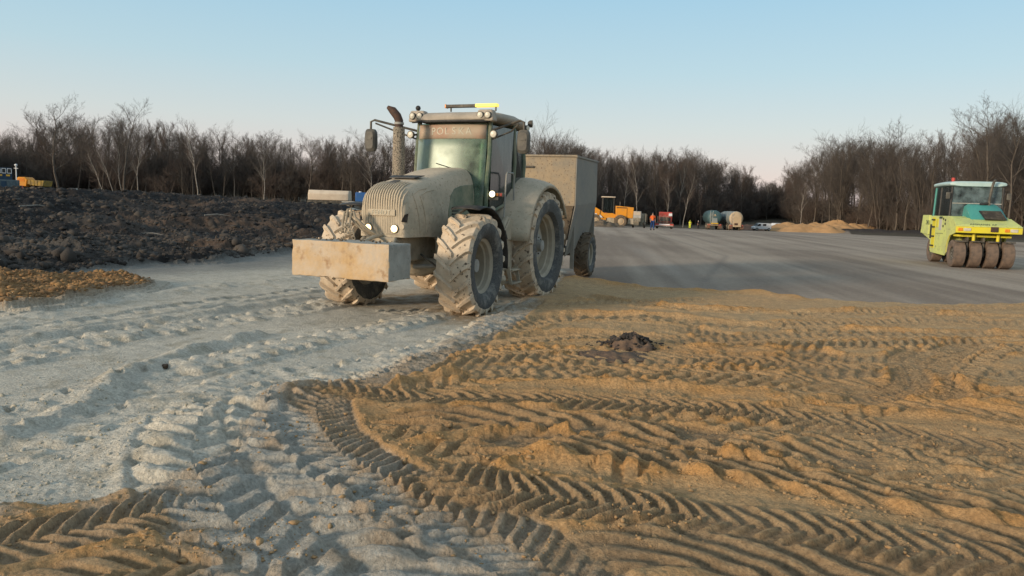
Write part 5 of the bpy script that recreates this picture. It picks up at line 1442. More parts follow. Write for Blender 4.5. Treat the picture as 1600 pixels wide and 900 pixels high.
SP = [(1232, 344.5, 88, 3.2, 1.35, 'leftmost of the sand piles beside the white van'),
      (1256, 346.0, 84, 3.0, 1.45, 'rounded sand pile second from the left in the front row'),
      (1278, 344.5, 93, 3.0, 1.65, 'sand pile half hidden behind the front row, left of the tallest'),
      (1292, 347.5, 83, 2.9, 1.35, 'rounded sand pile in the middle of the front row'),
      (1311, 340.5, 94, 3.6, 2.35, 'tallest sand pile with a pointed top'),
      (1318, 346.5, 86, 3.2, 1.4, 'sand pile directly in front of the tallest one'),
      (1337, 346, 93, 3.4, 1.7, 'low sand pile right of the tallest one'),
      (1219, 347, 90, 2.4, 0.9, 'smallest sand pile beside the van rear'),
      (1352, 347, 97, 3.2, 1.4, 'rightmost of the sand piles next to the dark soil bank')]
for i, (q, top, dep, r_, h, lb_) in enumerate(SP):
    dep *= 1.95
    p = atd(q - 2, top + 2, dep); r_ *= 1.9; h = p[2] - bz(p[0], dep)
    heap('sand_pile', 'pale brown ' + lb_, p[0], dep, r_, h, 'sandpile', i + 2, 'sand piles beyond the tarmac')
mt['reds'] = M('red_brown_soil', (0.22, 0.12, 0.075), (0.16, 0.09, 0.06), 1.2, rough=.95, bump=.04, bscale=6)
p = atd(1168, 350, 172); heap('soil_pile', 'low reddish soil pile between the tan tanker and the white van', p[0], 172, 4.6, 1.3, 'reds', 31, None, cat='soil pile')
p = atd(945, 352, 112); heap('rubble_pile', 'low pile of grey brown rubble before the orange machine', p[0] - .2, 112, 3.2, 1.0, 'spreadd', 33, None, .5, cat='rubble pile', fq=2)
# dark clump of roots lying on the sand in the middle
cp = at(985, 552)
hp = heap('soil_clump', 'dark brown rooty soil clump lying alone on the tracked sand', cp[0], cp[1], 0.27, 0.16, 'darkpile', 41, None, .5, cat='soil clump', fq=9, sx=1.15)
hp.location.z = ground(*cp) - 0.01
hp_crumb = []
_rr = random.Random(8)
for _k in range(420):
    _a = _rr.uniform(0, 6.28); _d = abs(_rr.gauss(0, .17))
    _x, _y = cp[0] + _d * math.cos(_a) * 1.5, cp[1] + _d * math.sin(_a)
    hp_crumb.append((_x, _y, ground(_x, _y) + max(0, .14 * (1 - _d / .26)), min(_rr.lognormvariate(-4.1, .5), .04)))
hp2 = heap('scraped_soil', 'flat dark scatter of soil trailing beside the rooty clump', at(955, 566)[0], at(955, 566)[1], 0.34, 0.05, 'darkpile', 43, None, .9, cat='soil clump', fq=7, sx=1.5)
hp2.location.z = ground(*at(955, 566)) - 0.015
# crumbs and clods
_CL = True
ico = bmesh.new(); bmesh.ops.create_icosphere(ico, subdivisions=1, radius=1)
IV = np.array([v.co[:] for v in ico.verts]); IF = np.array([[v.index for v in f.verts] for f in ico.faces]); ico.free()
def clods(name, label, pts, mat_, seed, sink=0.3, flat=.75):
    rn = np.random.RandomState(seed); n = len(pts)
    P_ = np.array(pts)
    V = IV[None] * (1 + rn.uniform(-.42, .42, (n, len(IV), 1))) * P_[:, 3][:, None, None] * np.array([1, 1, flat]) * rn.uniform(.6, 1.5, (n, 1, 3))
    V = V + P_[:, None, :3]; V[:, :, 2] -= (P_[:, 3] * sink)[:, None] * -1 * 0.3
    F_ = (IF[None] + (np.arange(n) * len(IV))[:, None, None]).reshape(-1, 3)
    me = bpy.data.meshes.new(name); me.from_pydata(V.reshape(-1, 3).tolist(), [], F_.tolist())
    me.materials.append(mt[mat_]); me.polygons.foreach_set('use_smooth', [True] * len(me.polygons))
    o = bpy.data.objects.new(name, me); C.objects.link(o)
    return tag(o, label, 'loose soil', None, 'stuff')
mt['clodd'] = M('dark_soil_clods', (0.026, 0.022, 0.020), (0.078, 0.067, 0.057), 0.25, .42, .6, .95, .01, 20)
clods('clump_crumbs', 'crumbly dark brown bits covering and surrounding the rooty clump', hp_crumb, 'clodd', 9)
mt['clods'] = M('sand_clods', (0.36, 0.22, 0.105), (0.30, 0.205, 0.11), 1.5, .4, .6, .95, .004, 60)
mt['clodl'] = M('lime_crumbs', (0.40, 0.38, 0.33), (0.34, 0.30, 0.22), 1.5, .4, .6, .95, .004, 60)
rc = random.Random(77)
sp_pts, lm_pts = [], []
while len(sp_pts) < 5200:
    x_, y_ = rc.uniform(0, 1600), 480 + 420 * rc.random() ** 1.3
    w_ = at(x_, y_); w_ = np.array(w_)
    # clods gather in drifts
    if vnoise(np.array([w_[0] * 1.4]), np.array([w_[1] * 1.4]), 5)[0] + rc.uniform(-.5, .5) < 0.15: continue
    ins = inpoly(np.array([w_[0]]), np.array([w_[1]]), sand_poly)[0]
    r_ = rc.lognormvariate(-5.1, .5)
    if ins: sp_pts.append((w_[0], w_[1], ground(*w_), min(r_, .05)))
    elif len(lm_pts) < 1400: lm_pts.append((w_[0], w_[1], ground(*w_), min(r_ * .9, .04)))
clods('sand_crumbs', 'crumbled clods of brown sand scattered over the tyre tracks', sp_pts, 'clods', 1)
clods('lime_crumbs', 'small pale crumbs scattered over the lime strip', lm_pts, 'clodl', 2)
dk = []
sx_ = np.array(soil_poly)
while len(dk) < 15000:
    q = at(rc.uniform(-60, 500), 296 + 150 * rc.random(), 0.4)
    y_ = q[1]
    if y_ < 12 or y_ > 55: 
        continue
    if inpoly(np.array([q[0]]), np.array([y_]), soil_poly)[0]:
        dk.append((q[0], y_, ground(q[0], y_), min(rc.lognormvariate(-3.6, .68) * (0.6 + y_ / 60), .22)))
clods('dark_soil_clods', 'lumps of dark soil covering the ploughed heap on the left', dk, 'clodd', 3)
hp_ = []
while len(hp_) < 3200:
    q = at(rc.uniform(-40, 250), rc.uniform(415, 490), 0.2)
    if inpoly(np.array([q[0]]), np.array([q[1]]), heap_poly)[0]: hp_.append((q[0], q[1], ground(*q), min(rc.lognormvariate(-4.1, .6), .07)))
mt['clodo'] = M('orange_brown_clods', (0.33, 0.19, 0.08), (0.17, 0.10, 0.05), 1.5, .4, .6, .95, .004, 40)
clods('heap_crumbs', 'orange brown crumbs covering the small heap at the left edge', hp_, 'clodo', 4)
q = at(258, 580); g = G(); g.blob((0, 0, 0.015), 0.032, 4, .25, 2); o = g.build('stone', 'darkpile', None, loc=(q[0], q[1], ground(*q))); tag(o, 'small dark stone lying alone on the pale lime', 'stone')

# ================================================================== PEOPLE, far off on the tarmac
def skin_body(name, verts, edges, radii, mat_, parent, sub=1, root=0):
    me = bpy.data.meshes.new(name); me.from_pydata(verts, edges, [])
    me.materials.append(mt[mat_])
    o = bpy.data.objects.new(name, me); C.objects.link(o); o.parent = parent
    m = o.modifiers.new('skin', 'SKIN'); m.use_smooth_shade = True
    for i, r_ in enumerate(radii):
        sv = me.skin_vertices[0].data[i]
        sv.radius = (r_, r_) if not isinstance(r_, tuple) else r_
        sv.use_root = (i == root)
    s = o.modifiers.new('sub', 'SUBSURF'); s.levels = sub; s.render_levels = sub
    return o
def person(label, x, y, rz, h, vest, trousers, helmet=None, stride=0.12, arm=0.0):
    k = h / 1.78
    t = thing('person', label, 'person', (x, y, bz(x, y)), rz)
    t.scale = (k, k, k)
    V = [(0, 0, .95), (0, 0, 1.15), (0, 0, 1.38), (0, 0, 1.50), (0.01, 0, 1.60), (0.02, 0, 1.70)]
    E = [(0, 1), (1, 2), (2, 3), (3, 4), (4, 5)]
    Rr = [.13, .13, .15, .055, .085, .075]
    for s in (-1, 1):
        b = len(V)
        V += [(0, s * .09, .90), (s * stride * .5 + .02, s * .10, .50), (s * stride - .02, s * .10, .09), (s * stride + .14, s * .11, .04)]
        E += [(0, b), (b, b + 1), (b + 1, b + 2), (b + 2, b + 3)]; Rr += [.095, .062, .045, .038]
        b = len(V)
        ex_ = .02 + arm * .15
        V += [(0, s * .19, 1.42), (-.02, s * .25, 1.15), (.06 + ex_, s * .25 - s * arm * .08, .90 + arm * .15), (.08 + ex_, s * .25 - s * arm * .1, .83 + arm * .16)]
        E += [(2, b), (b, b + 1), (b + 1, b + 2), (b + 2, b + 3)]; Rr += [.062, .045, .032, .036]
        hnd = b + 3
        for f in range(5):
            b2 = len(V); hx, hy, hz = V[hnd]
            if f < 4: V.append((hx + .012 + .02 * (f - 1.5), hy, hz - .085 + .012 * abs(f - 1.3)))
            else: V.append((hx + .055, hy - s * .01, hz - .02))
            E.append((hnd, b2)); Rr.append(.009)
    skin_body('body', V, E, Rr, 'skin', t)
    # clothes: thicker shells over trunk and legs
    skin_body('vest', [(0, 0, .92), (0, 0, 1.15), (0, 0, 1.36), (0, 0, 1.45), (0, .19, 1.41), (-.02, .25, 1.16), (0, -.19, 1.41), (-.02, -.25, 1.16)], [(0, 1), (1, 2), (2, 3), (2, 4), (4, 5), (2, 6), (6, 7)], [(.17, .15), (.165, .15), (.185, .16), .09, .085, .062, .085, .062], vest, t)
    tv = [(0, 0, .93)]; te = []; tr_ = [.155]
    for s in (-1, 1):
        b = len(tv); tv += [(0, s * .09, .86), (s * stride * .5 + .02, s * .10, .50), (s * stride - .02, s * .10, .12)]; te += [(0, b), (b, b + 1), (b + 1, b + 2)]; tr_ += [.115, .082, .068]
    skin_body('trousers', tv, te, tr_, trousers, t)
    for s in (-1, 1):
        g = G(); g.loft([[(s * stride - .08, s * .11 - .045, 0), (s * stride - .08, s * .11 + .045, 0), (s * stride - .08, s * .11 + .045, .13), (s * stride - .08, s * .11 - .045, .13)], [(s * stride + .04, s * .11 - .05, 0), (s * stride + .04, s * .11 + .05, 0), (s * stride + .04, s * .11 + .05, .12), (s * stride + .04, s * .11 - .05, .12)], [(s * stride + .2, s * .11 - .04, 0), (s * stride + .2, s * .11 + .04, 0), (s * stride + .2, s * .11 + .04, .05), (s * stride + .2, s * .11 - .04, .05)]]); g.build('boot', 'dcloth', t)
    g = G(); g.blob((0.015, 0, 1.725), .10, 1, 0.0, 2, (1.1, .95, .75)); g.build('helmet' if helmet else 'hair', helmet or 'dcloth', t)
    for s in (-1, 1):
        g = G(); g.blob((.095, s * .032, 1.665), .011, 1, 0, 1); g.build('eye', 'dcloth', t)
    g = G(); g.prism([(.09, -.01, 1.66), (.125, 0, 1.63), (.09, .01, 1.66)], (0, 0, -.035)); g.build('nose', 'skin', t)
    return t
def ppos(px_, foot, z=0.0): return at(px_, foot, z)
q = ppos(1019, 358); person('worker in an orange vest and blue trousers walking on the tarmac between the lorries', q[0], q[1], R(-80), 1.80, 'vest', 'trous', 'dcloth', .13)
q = atd(1078, 350, 164); person('worker in a bright yellow suit standing left of the green tanker', q[0], q[1], R(-100), 1.80, 'vesty', 'vesty', 'vesty', .03)
q = atd(1091, 350, 164); person('worker in dark clothes with white helmet beside the green tanker', q[0], q[1], R(-60), 1.75, 'dcloth', 'dcloth', 'white', .03)
q = atd(1147, 350, 158); person('worker in dark clothes standing at the end of the tan tanker', q[0], q[1], R(60), 1.7, 'dcloth', 'dcloth', 'dcloth', .05)

# ================================================================== FAR VEHICLES
def far(px_, d_):
    x_ = atd(px_, 350, d_)[0]
    return x_, d_, bz(x_, d_)
def vwheel(root, x, y, r_, w_, hubm='rim', tm='darkm'):
    g = G(); hw = w_ / 2
    g.lathe([(-hw, r_ * .55), (-hw, r_ * .9), (-hw * .8, r_), (hw * .8, r_), (hw, r_ * .9), (hw, r_ * .55)], (0, 0, 0), 'Y', 28)
    o = g.build('wheel', tm, root, loc=(x, y, r_))
    g = G(); g.lathe([(-hw * .8, 0), (-hw * .8, r_ * .3), (-hw * .5, r_ * .5), (-hw * .9, r_ * .58)], (0, 0, 0), 'Y', 20); g.lathe([(hw * .8, 0), (hw * .8, r_ * .3), (hw * .5, r_ * .5), (hw * .9, r_ * .58)], (0, 0, 0), 'Y', 20)
    g.build('rim', hubm, o)
    return o
# orange soil stabiliser, side on. local x points to picture right
q = far(953, 138)
om = thing('soil_stabiliser', 'orange articulated soil machine with open cab and big muddy wheels left of the white lorry', 'construction machine', q, R(-3)); om.scale = (1.62, 1.62, 1.62)
for x in (-1.75, 1.05):
    for y in (-1.0, 1.0): vwheel(om, x, y, .70, .5, 'tanktan', 'spreadd')
g = G(); g.prism([(0.55, -.85, 1.05), (2.45, -.85, 1.05), (2.5, -.85, 2.25), (0.5, -.85, 2.38)], (0, 1.7, 0)); g.build('engine_cover', 'orange', om, .05)
g = G(); g.box((1.15, -.87, 2.18), (1.1, .02, .09)); g.build('cover_slot', 'black', om)
g = G(); g.box((1.75, -.87, 1.65), (.03, .02, 1.1)); g.build('cover_seam', 'rust', om)
g = G(); g.prism([(-.75, -.7, 1.0), (.55, -.7, 1.0), (.55, -.7, 1.42), (.2, -.7, 1.55), (-.75, -.7, 1.55), (-1.2, -.7, 1.9), (-1.35, -.7, 1.6)], (0, 1.4, 0)); g.build('frame', 'orange', om, .03)
g = G(); g.prism([(-2.75, -.8, 1.2), (-1.25, -.8, 1.15), (-1.15, -.8, 1.85), (-1.7, -.8, 2.15), (-2.75, -.8, 2.15)], (0, 1.6, 0)); g.build('front_hood', 'orange', om, .05)
g = G(); g.box((-2.1, -.82, 1.36), (1.1, .04, .22)); g.build('bumper_stripe', 'white', om)
g = G(); g.box((-.30, 0, 3.32), (1.5, 1.5, .12)); g.build('cab_roof', 'cream', om, .04)
for x in (-.9, .3):
    for y in (-.65, .65):
        g = G(); g.cyl((x, y, 1.5), (x, y, 3.3), .05, n=8); g.build('cab_post', 'black', om)
g = G(); g.box((-.2, 0, 1.85), (.5, .5, .5)); g.box((0.02, 0, 2.25), (.12, .5, .6)); g.build('seat', 'black', om, .04)
g = G(); g.prism([(-.86, -.64, 1.6), (.26, -.64, 1.6), (.26, -.64, 3.24), (-.86, -.64, 3.24)], (0, .01, 0)); g.build('side_glass', 'dglass', om)
g = G(); g.cyl((1.0, -.3, 2.3), (1.0, -.3, 2.85), .045, n=8); g.build('exhaust_pipe', 'darkm', om)
g = G(); g.box((2.2, 0, .72), (.7, 1.6, .65), None, (.8, 1)); g.build('rear_weight', 'dustm', om, .03)
g = G(); g.prism([(-.5, -.8, .45), (.5, -.8, .45), (.35, -.8, 1.05), (-.35, -.8, 1.05)], (0, 1.6, 0)); g.build('mixing_drum_housing', 'dustm', om, .03)
# lorries seen head-on or from behind; local x points to the viewer
def lorry_base(name, label, px_, d_, s_, cat='lorry'):
    t = thing(name, label, cat, far(px_, d_), R(-90) - math.atan((px_ - 800) / FPX))
    t.scale = (s_, s_, s_)
    return t
lw = lorry_base('tipper_lorry', 'dusty white lorry front between the orange machine and the orange-vested worker', 998, 145, 1.25)
g = G(); g.box((-.6, -.35, 1.95), (1.6, 1.35, 1.1)); g.build('cab', 'dwhite', lw, .06)
g = G(); g.box((.22, -.35, 2.2), (.03, 1.1, .5)); g.build('windscreen', 'cream', lw, .01)
g = G(); g.box((.1, -.35, 1.2), (.5, 1.2, .6)); g.build('engine_front', 'dustm', lw, .05)
g = G(); g.box((.25, -.45, .65), (.4, .9, .6)); g.build('bumper', 'tanktan', lw, .04)
g = G(); g.box((-2.2, .5, 1.3), (3.4, 1.2, 1.7)); g.build('load_box', 'dustm', lw, .04)
for y in (-.6, .0, .6, 1.0):
    g = G(); g.box((-.45, y + .25, 1.2), (.1, .06, 1.8)); g.build('body_post', 'darkm', lw)
for x in (-.5, -3):
    for y in (-.85, .85): vwheel(lw, x, y, .48, .3)
lr = lorry_base('low_loader', 'red low-loader lorry seen from behind with bars on its deck, right of the orange-vested worker', 1038, 142, 1.32)
g = G(); g.box((.2, 0, .52), (.5, 2.6, .32)); g.build('tail_beam', 'red', lr, .03)
g = G(); g.box((.46, 0, .60), (.02, 1.5, .14)); g.build('tail_stripe', 'white', lr)
g = G(); g.box((.47, 0, .42), (.02, 2.4, .09)); g.build('lower_stripe', 'dwhite', lr)
g = G(); g.box((-1.8, 0, .75), (3.6, 2.4, .15)); g.build('deck', 'rust', lr)
for k in range(8):
    g = G(); g.box((-.1, -.95 + k * .2, 1.25), (.06, .05, 1.0 + .15 * (k % 3))); g.build('load_bar', 'dustm', lr)
g = G(); g.box((-3.6, .1, 1.6), (1.8, 1.9, 1.5)); g.build('cab', 'red', lr, .1)
g = G(); g.box((-2.68, .1, 1.3), (.05, 1.5, .6)); g.build('rear_window', 'black', lr)
g = G(); g.box((-2.6, .8, 1.95), (.4, .5, .4)); g.build('air_deflector', 'white', lr, .05)
for x in (-.5, -1.6, -3.8):
    for y in (-1.0, 1.0): vwheel(lr, x, y, .42, .3)
def tanker(name, label, px_, d_, endm, sidem, yaw, rad, cz, length, z=0, ladder=-1, letter=False):
    t = thing(name, label, 'tanker trailer', far(px_, d_), R(-90) + yaw)
    t.scale = (1.42, 1.42, 1.42)
    g = G()
    prof = [(0.0 + .34, 0.0), (.33, rad * .3), (.28, rad * .6), (.16, rad * .86), (0, rad * .98), (-.1, rad)]
    g.lathe(prof, (0, 0, cz), 'X', 36); g.build('tank_end', endm, t, smooth=60)
    g = G(); g.lathe([(-.1, rad), (-.2, rad + .02), (-.3, rad), (-length + .3, rad), (-length, rad * .6), (-length - .2, 0)], (0, 0, cz), 'X', 36); tk = g.build('tank', sidem, t, smooth=60)
    for k in range(1, 4):
        g = G(); g.lathe([(-length * k / 4 - .04, rad + .002), (-length * k / 4 - .04, rad + .03), (-length * k / 4 + .04, rad + .03), (-length * k / 4 + .04, rad + .002)], (0, 0, cz), 'X', 36); g.build('tank_ring', sidem, tk)
    for dy in (-.18, .18):
        g = G(); g.cyl((.40, ladder * rad * .45 + dy, .7), (.36, ladder * rad * .45 + dy, cz + rad * .95), .022, n=6); g.build('ladder_rail', 'dwhite', t)
    for k in range(9):
        zz = .8 + k * (cz + rad - 1.0) / 9
        g = G(); g.box((.38, ladder * rad * .45, zz), (.03, .36, .035)); g.build('ladder_rung', 'dwhite', t)
    g = G(); g.box((.05, 0, .72), (.35, rad * 1.9, .22)); g.build('rear_beam', 'tanktan' if endm != 'tanktan' else 'dustm', t, .02)
    for s in (-1, 1):
        g = G(); g.box((.24, s * rad * .75, .72), (.03, .4, .14)); g.build('tail_light', 'red', t)
        g = G(); g.box((.15, s * rad * .8, .42), (.03, .5, .4)); g.build('mudflap', 'reds', t)
    g = G(); g.box((-length / 2, 0, .85), (length, .9, .22)); g.build('chassis', 'darkm', t)
    for x in (-.6, -1.9, -3.2):
        for y in (-rad * .72, rad * .72): vwheel(t, x, y, .48, .34)
    return t
tg = tanker('silo_tanker', 'dark blue-green silo tanker seen from behind with ladder on its left', 1116, 158, 'tankgreen', 'tankgreen', R(-8), 1.02, 1.78, 7)
g = G(); g.prism([(.36, -.45, .75), (.36, .45, .75), (.36, .35, 1.7), (.36, -.35, 1.7)], (.04, 0, 0)); g.build('outlet_box', 'tankgrey', tg, .02)
g = G(); g.box((.40, .0, 2.02), (.03, .42, .06)); g.box((.40, .0, 2.16), (.03, .22, .14)); g.build('emblem', 'tanktan', tg)
g = G(); g.box((.36, 0, .92), (.4, 1.0, .16)); g.build('walkway', 'yellow', tg, .02)
tt_ = tanker('silo_tanker', 'grey silo tanker with dusty tan rear end, right of the blue-green tanker', 1150, 156, 'tanktan', 'tankgrey', R(-1), 1.0, 1.72, 6.5, ladder=-1.6)
g = G(); g.box((.30, .08, 1.25), (.22, 1.15, 1.5)); g.build('rear_cabinet', 'tanktan', tt_, .04)
g = G(); g.box((.42, -.1, .9), (.02, .5, .3)); g.build('cabinet_vent', 'rust', tt_)
# white van, side on, nose to the left
q = far(1189.5, 166)
va = thing('parked_van', 'white delivery van parked in front of the sand piles with its nose to the left', 'van', q, R(6))
g = G(); pr = [(-1.55, .35), (-1.6, .72), (-1.05, .98), (-.55, 1.55), (.0, 1.62), (1.85, 1.58), (1.95, 1.3), (1.95, .35)]
sc_v = 1.0
pr = [(x * 1.12 - .2, z * 1.02) for x, z in pr]
g.prism([(x, -.8, z) for x, z in pr], (0, 1.6, 0)); g.build('body', 'white', va, .05)
g = G(); g.prism([(-1.15 - .2, -.812, 1.02), (-.66 - .2, -.812, 1.5), (-.25 - .2, -.812, 1.5), (-.25 - .2, -.812, 1.02)], (0, .02, 0)); g.build('door_window', 'black', va)
g = G(); g.box((.42, -.81, 1.28), (.72, .02, .42)); g.build('side_window', 'black', va)
g = G(); g.prism([(-1.41, -.7, 1.05), (-1.41, .7, 1.05), (-.86, .65, 1.55), (-.86, -.65, 1.55)], (-.02, 0, .02)); g.build('windscreen', 'black', va)
g = G(); g.box((1.99, -.7, .85), (.03, .12, .35)); g.build('tail_light', 'red', va)
g = G(); g.box((-1.97, -.62, .75), (.05, .25, .15)); g.build('headlight', 'lampoff', va)
g = G(); g.box((-1.0, -.88, 1.08), (.15, .12, .15)); g.build('wing_mirror', 'black', va)
for x in (-1.25, 1.45):
    for y in (-.74, .74): vwheel(va, x, y, .32, .2, 'dwhite', 'black')
# white car behind the van
q = far(1212, 185)
wc = thing('parked_car', 'white car mostly hidden behind the sand piles to the right of the van', 'car', q, R(12)); wc.scale = (1.2, 1.2, 1.2)
g = G(); g.prism([(-1.6, -.8, .3), (-1.6, -.8, .75), (-.9, -.8, .85), (-.4, -.8, 1.3), (.9, -.8, 1.32), (1.6, -.8, .9), (1.7, -.8, .35)], (0, 1.6, 0)); g.build('body', 'white', wc, .06)
g = G(); g.prism([(-.75, -.81, .88), (-.35, -.81, 1.24), (.85, -.81, 1.26), (1.3, -.81, .92)], (0, .02, 0)); g.build('side_window', 'black', wc)
for x in (-1.1, 1.1):
    for y in (-.75, .75): vwheel(wc, x, y, .3, .2, 'dwhite', 'black')
# red and white vehicle behind the orange machine
q = far(931, 152)
rd = thing('parked_lorry', 'red lorry cab with white stripe half hidden behind the orange machine', 'lorry', q, R(5)); rd.scale = (1.65, 1.65, 1.65)
g = G(); g.box((0, 0, 1.7), (2.4, 1.8, .5)); g.build('cab_top', 'red', rd, .08)
g = G(); g.box((0, 0, 1.25), (2.5, 1.85, .4)); g.build('stripe', 'white', rd, .05)
g = G(); g.box((0, 0, .7), (2.5, 1.8, .7)); g.build('lower_body', 'orange', rd, .05)
for x in (-.8, .8):
    for y in (-.85, .85): vwheel(rd, x, y, .4, .3)
# ---- left side, on the rise beyond the dark soil
def onrise(px_, dep): 
    x = atd(px_, 300, dep)[0]; return x, dep, bz(x, dep)
x, y, z = onrise(515, 74)
ct = thing('tarpaulin_trailer', 'lorry trailer under a cream tarpaulin standing left behind the tractor', 'trailer', (x, y, z), R(4))
zb = atd(515, 313, 74)[2] - z; zt_ = atd(515, 297.5, 74)[2] - z
g = G(); hw = 1.85
sec = lambda x_, k: [(x_, -1.1 * k, zb), (x_, 1.1 * k, zb), (x_, 1.15 * k, zb + (zt_ - zb) * .65), (x_, .8 * k, zt_), (x_, -.8 * k, zt_), (x_, -1.15 * k, zb + (zt_ - zb) * .65)]
g.loft([sec(-hw, .96), sec(-hw + .15, 1), sec(-.6, 1.0), sec(.6, 1.02), sec(hw - .2, 1), sec(hw + .12, .92)]); g.build('tarpaulin', 'cream', ct, .05)
g = G(); g.box((0, 0, zb - .12), (3.9, 2.1, .2)); g.build('bed', 'darkm', ct)
for x_ in (-1.2, -.2, 1.2):
    for y_ in (-.9, .9): vwheel(ct, x_, y_, min(.45, max(.3, (zb - .2) / 2)), .3)
x, y, z = onrise(556, 70)
fb = thing('flatbed_lorry', 'pale flat lorry bed with a blue water tank, left of the tractor bonnet', 'lorry', (x, y, z), R(2))
zb = atd(556, 316, 70)[2] - z
g = G(); g.box((.2, 0, zb), (2.6, 2.0, .12)); g.build('bed', 'dwhite', fb, .02)
g = G(); g.box((.3, 0, zb - .2), (2.4, .8, .2)); g.build('chassis', 'darkm', fb)
g = G(); g.box((.55, 0, zb + .48), (1.0, 1.2, .85)); tk = g.build('water_tank', 'blue', fb, .08)
g = G(); g.cyl((.4, 0, zb + .9), (.4, 0, zb + 1.0), .12, n=12); g.build('tank_lid', 'white', tk)
for x_ in (-.6, 1.0):
    for y_ in (-.85, .85): vwheel(fb, x_, y_, .35, .28)
# dump truck
x, y, z = onrise(54, 104)
dt = thing('dump_truck', 'orange-yellow articulated dump truck at the far left before the wood', 'dump truck', (x, y, z), R(3))
S_ = 1186 / 104
def zz(py): return atd(54, py, 104)[2] - z
g = G(); g.prism([(-1.7, -1.0, zz(291)), (-.5, -1.0, zz(292)), (-.35, -1.0, zz(281)), (-.7, -1.0, zz(277.2)), (-1.6, -1.0, zz(277.5)), (-1.85, -1.0, zz(281))], (0, 2, 0)); g.build('cab', 'orange', dt, .08)
g = G(); g.prism([(-1.5, -1.02, zz(284)), (-.7, -1.02, zz(284)), (-.75, -1.02, zz(279)), (-1.45, -1.02, zz(279))], (0, .02, 0)); g.build('cab_window', 'amber', dt)
g = G(); g.prism([(-.3, -1.1, zz(287.5)), (.4, -1.1, zz(290)), (1.7, -1.1, zz(291)), (1.9, -1.1, zz(282)), (-.2, -1.1, zz(281.5))], (0, 2.2, 0)); du = g.build('dump_body', 'dumpy', dt, .04)
for k in range(4):
    g = G(); g.box((.1 + k * .45, -1.12, zz(286)), (.07, .05, .7)); g.build('body_rib', 'dumpy', du)
g = G(); g.box((0, 0, .85), (3.2, .8, .3)); g.build('chassis', 'darkm', dt)
for x_ in (-1.2, .4, 1.4):
    for y_ in (-.9, .9): vwheel(dt, x_, y_, .55, .5)
# site cabins
x, y, z = onrise(2, 98)
zz = lambda py, d=98, q=2: atd(q, py, d)[2]
cb_ = thing('site_cabin', 'dark blue stacked site cabin with white framed windows at the left edge', 'cabin', (x, y, z), R(34))
cb_.scale = (.83, .83, 1)
H0, H1 = zz(282) - z, zz(261.5) - z
g = G(); g.box((-.6, 1.3, (H0 + H1) / 2), (4.2, 2.4, H1 - H0)); w_ = g.build('upper_cabin', 'dblue', cb_, .03)
g = G(); g.box((-.6, 1.3, H0 / 2), (4.2, 2.3, H0 - .05)); g.build('lower_cabin', 'gblue', cb_, .03)
for k in range(4):
    wx = 1.15 - k * .72
    g = G(); zc = (zz(266.5)) - z
    for a_, b_, c_, d_ in ((0, .29, .56, .07), (0, -.29, .56, .07)): g.box((wx, .08, zc + b_), (c_, .05, d_))
    for a_ in (-.26, .26): g.box((wx + a_, .08, zc), (.07, .048, .52))
    o = g.build('window_frame', 'white', cb_); o['kind'] = 'part'
    del o['kind']
    g = G(); g.box((wx, .09, zc), (.46, .02, .5)); g.build('pane', 'black', o)
for k in range(2):
    g = G(); g.box((.95 - k * 1.0, .08, zz(273.5) - z), (.5, .03, .22)); g.build('notice', 'yellow', cb_)
x, y, z = onrise(14, 84)
b2 = thing('storage_container', 'grey-blue storage container in front of the dark blue cabin', 'container', (x, y, z), R(32))
Hc = atd(14, 281, 84)[2] - z
g = G(); g.box((-.4, 0, Hc / 2), (2.8, 2.0, Hc)); g.build('container_body', 'gblue', b2, .02)
for k in range(10):
    g = G(); g.box((-1.7 + k * .28, -1.02, Hc / 2), (.10, .04, Hc * .9)); g.build('corrugation', 'gblue', b2)
g = G(); g.box((-.4, -1.03, Hc * .55), (.5, .03, Hc * .7)); g.build('door', 'dblue', b2)
x, y, z = onrise(26.5, 92)
lp = thing('lamp_post', 'thin white post with a camera head above the grey-blue container', 'post', (x, y, z))
Ht = atd(26, 258, 92)[2] - z
g = G(); g.cyl((0, 0, 0), (0, 0, Ht), .06, n=10); g.build('pole', 'white', lp)
g = G(); g.blob((0, 0, Ht), .16, 3, .05, 2); g.build('camera_head', 'white', lp)
g = G(); g.box((0, 0, Ht - .38), (.5, .1, .06)); g.build('cross_arm', 'white', lp)
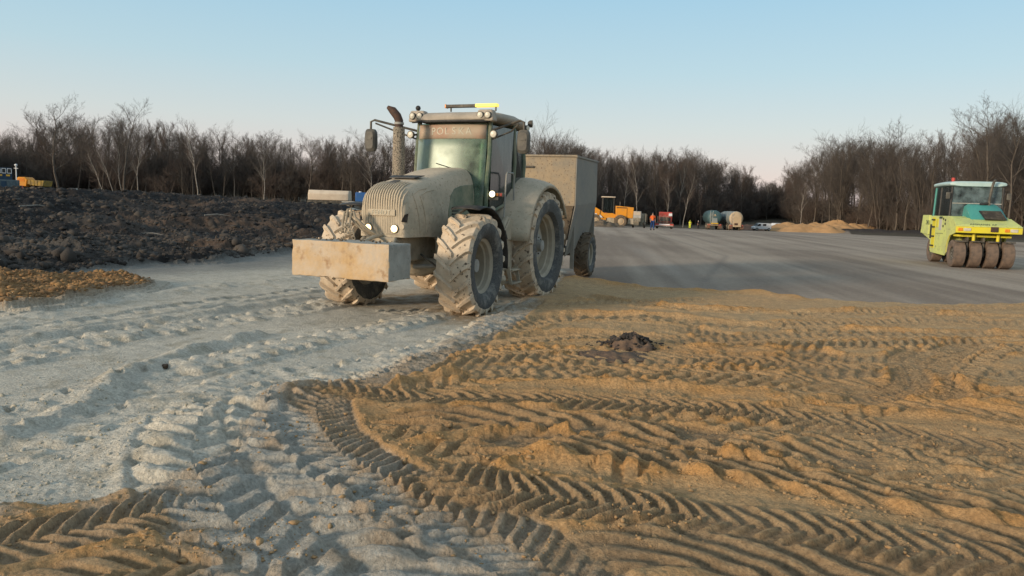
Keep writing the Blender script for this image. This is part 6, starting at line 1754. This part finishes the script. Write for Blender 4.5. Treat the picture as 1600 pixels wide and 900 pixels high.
def car(label, px_, dep, foot, col, rz, band=None):
    x, y, z = onrise(px_, dep); 
    c = thing('parked_car', label, 'car', (x, y, z), rz)
    g = G(); g.prism([(-1.9, -.8, .3), (-1.95, -.8, .72), (-1.1, -.8, .88), (-.6, -.8, 1.4), (.9, -.8, 1.42), (1.6, -.8, .95), (1.95, -.8, .85), (1.95, -.8, .35)], (0, 1.6, 0)); g.build('body', col, c, .06)
    g = G(); g.prism([(-.95, -.81, .92), (-.52, -.81, 1.33), (.85, -.81, 1.34), (1.35, -.81, .95)], (0, .02, 0)); g.build('side_window', 'black', c)
    g = G(); g.prism([(-1.06, -.66, .92), (-1.06, .66, .92), (-.62, .6, 1.38), (-.62, -.6, 1.38)], (-.03, 0, .01)); g.build('windscreen', 'black', c)
    if band:
        g = G(); g.box((-.0, -.83, .62), (3.4, .03, .2)); g.build('stripe', band, c)
    for x_ in (-1.2, 1.25):
        for y_ in (-.75, .75): vwheel(c, x_, y_, .31, .2, 'dwhite', 'black')
    return c
c_ = car('red and white car parked just right of the grey-blue container', 27, 100, 300, 'red', R(123), 'white'); c_.scale = (.8, .8, .8)
c_ = car('white car parked alone at the wood edge right of the dump truck', 114, 122, 297, 'dwhite', R(120)); c_.scale = (.8, .8, .8)
# planks and branches lying on the dark soil
for k, (px_, py, l_, a_) in enumerate(((225, 318, 1.8, .1), (236, 330, 1.5, -.2), (60, 322, 1.6, 1.0), (395, 305, 1.4, .2), (340, 352, 1.2, .6))):
    q = at(px_, py, 1.2) if py < 340 else at(px_, py, .5)
    zq = ground(*q)
    g = G(); g.tube([(-l_ / 2, 0, .10), (0, .06, .16), (l_ / 2, 0, .08)], [.035, .03, .015], 6)
    o = g.build('fallen_branch', 'barkb', None, loc=(q[0], q[1], zq)); o.rotation_euler = (0, 0, a_)
    tag(o, ('pale broken branch on the crest of the dark soil', 'thin pale branch just below the crest of the dark soil', 'crooked grey branch on the dark soil at the far left', 'short pale branch on the right end of the dark soil crest', 'grey stick lying low on the dark soil')[k], 'branch')
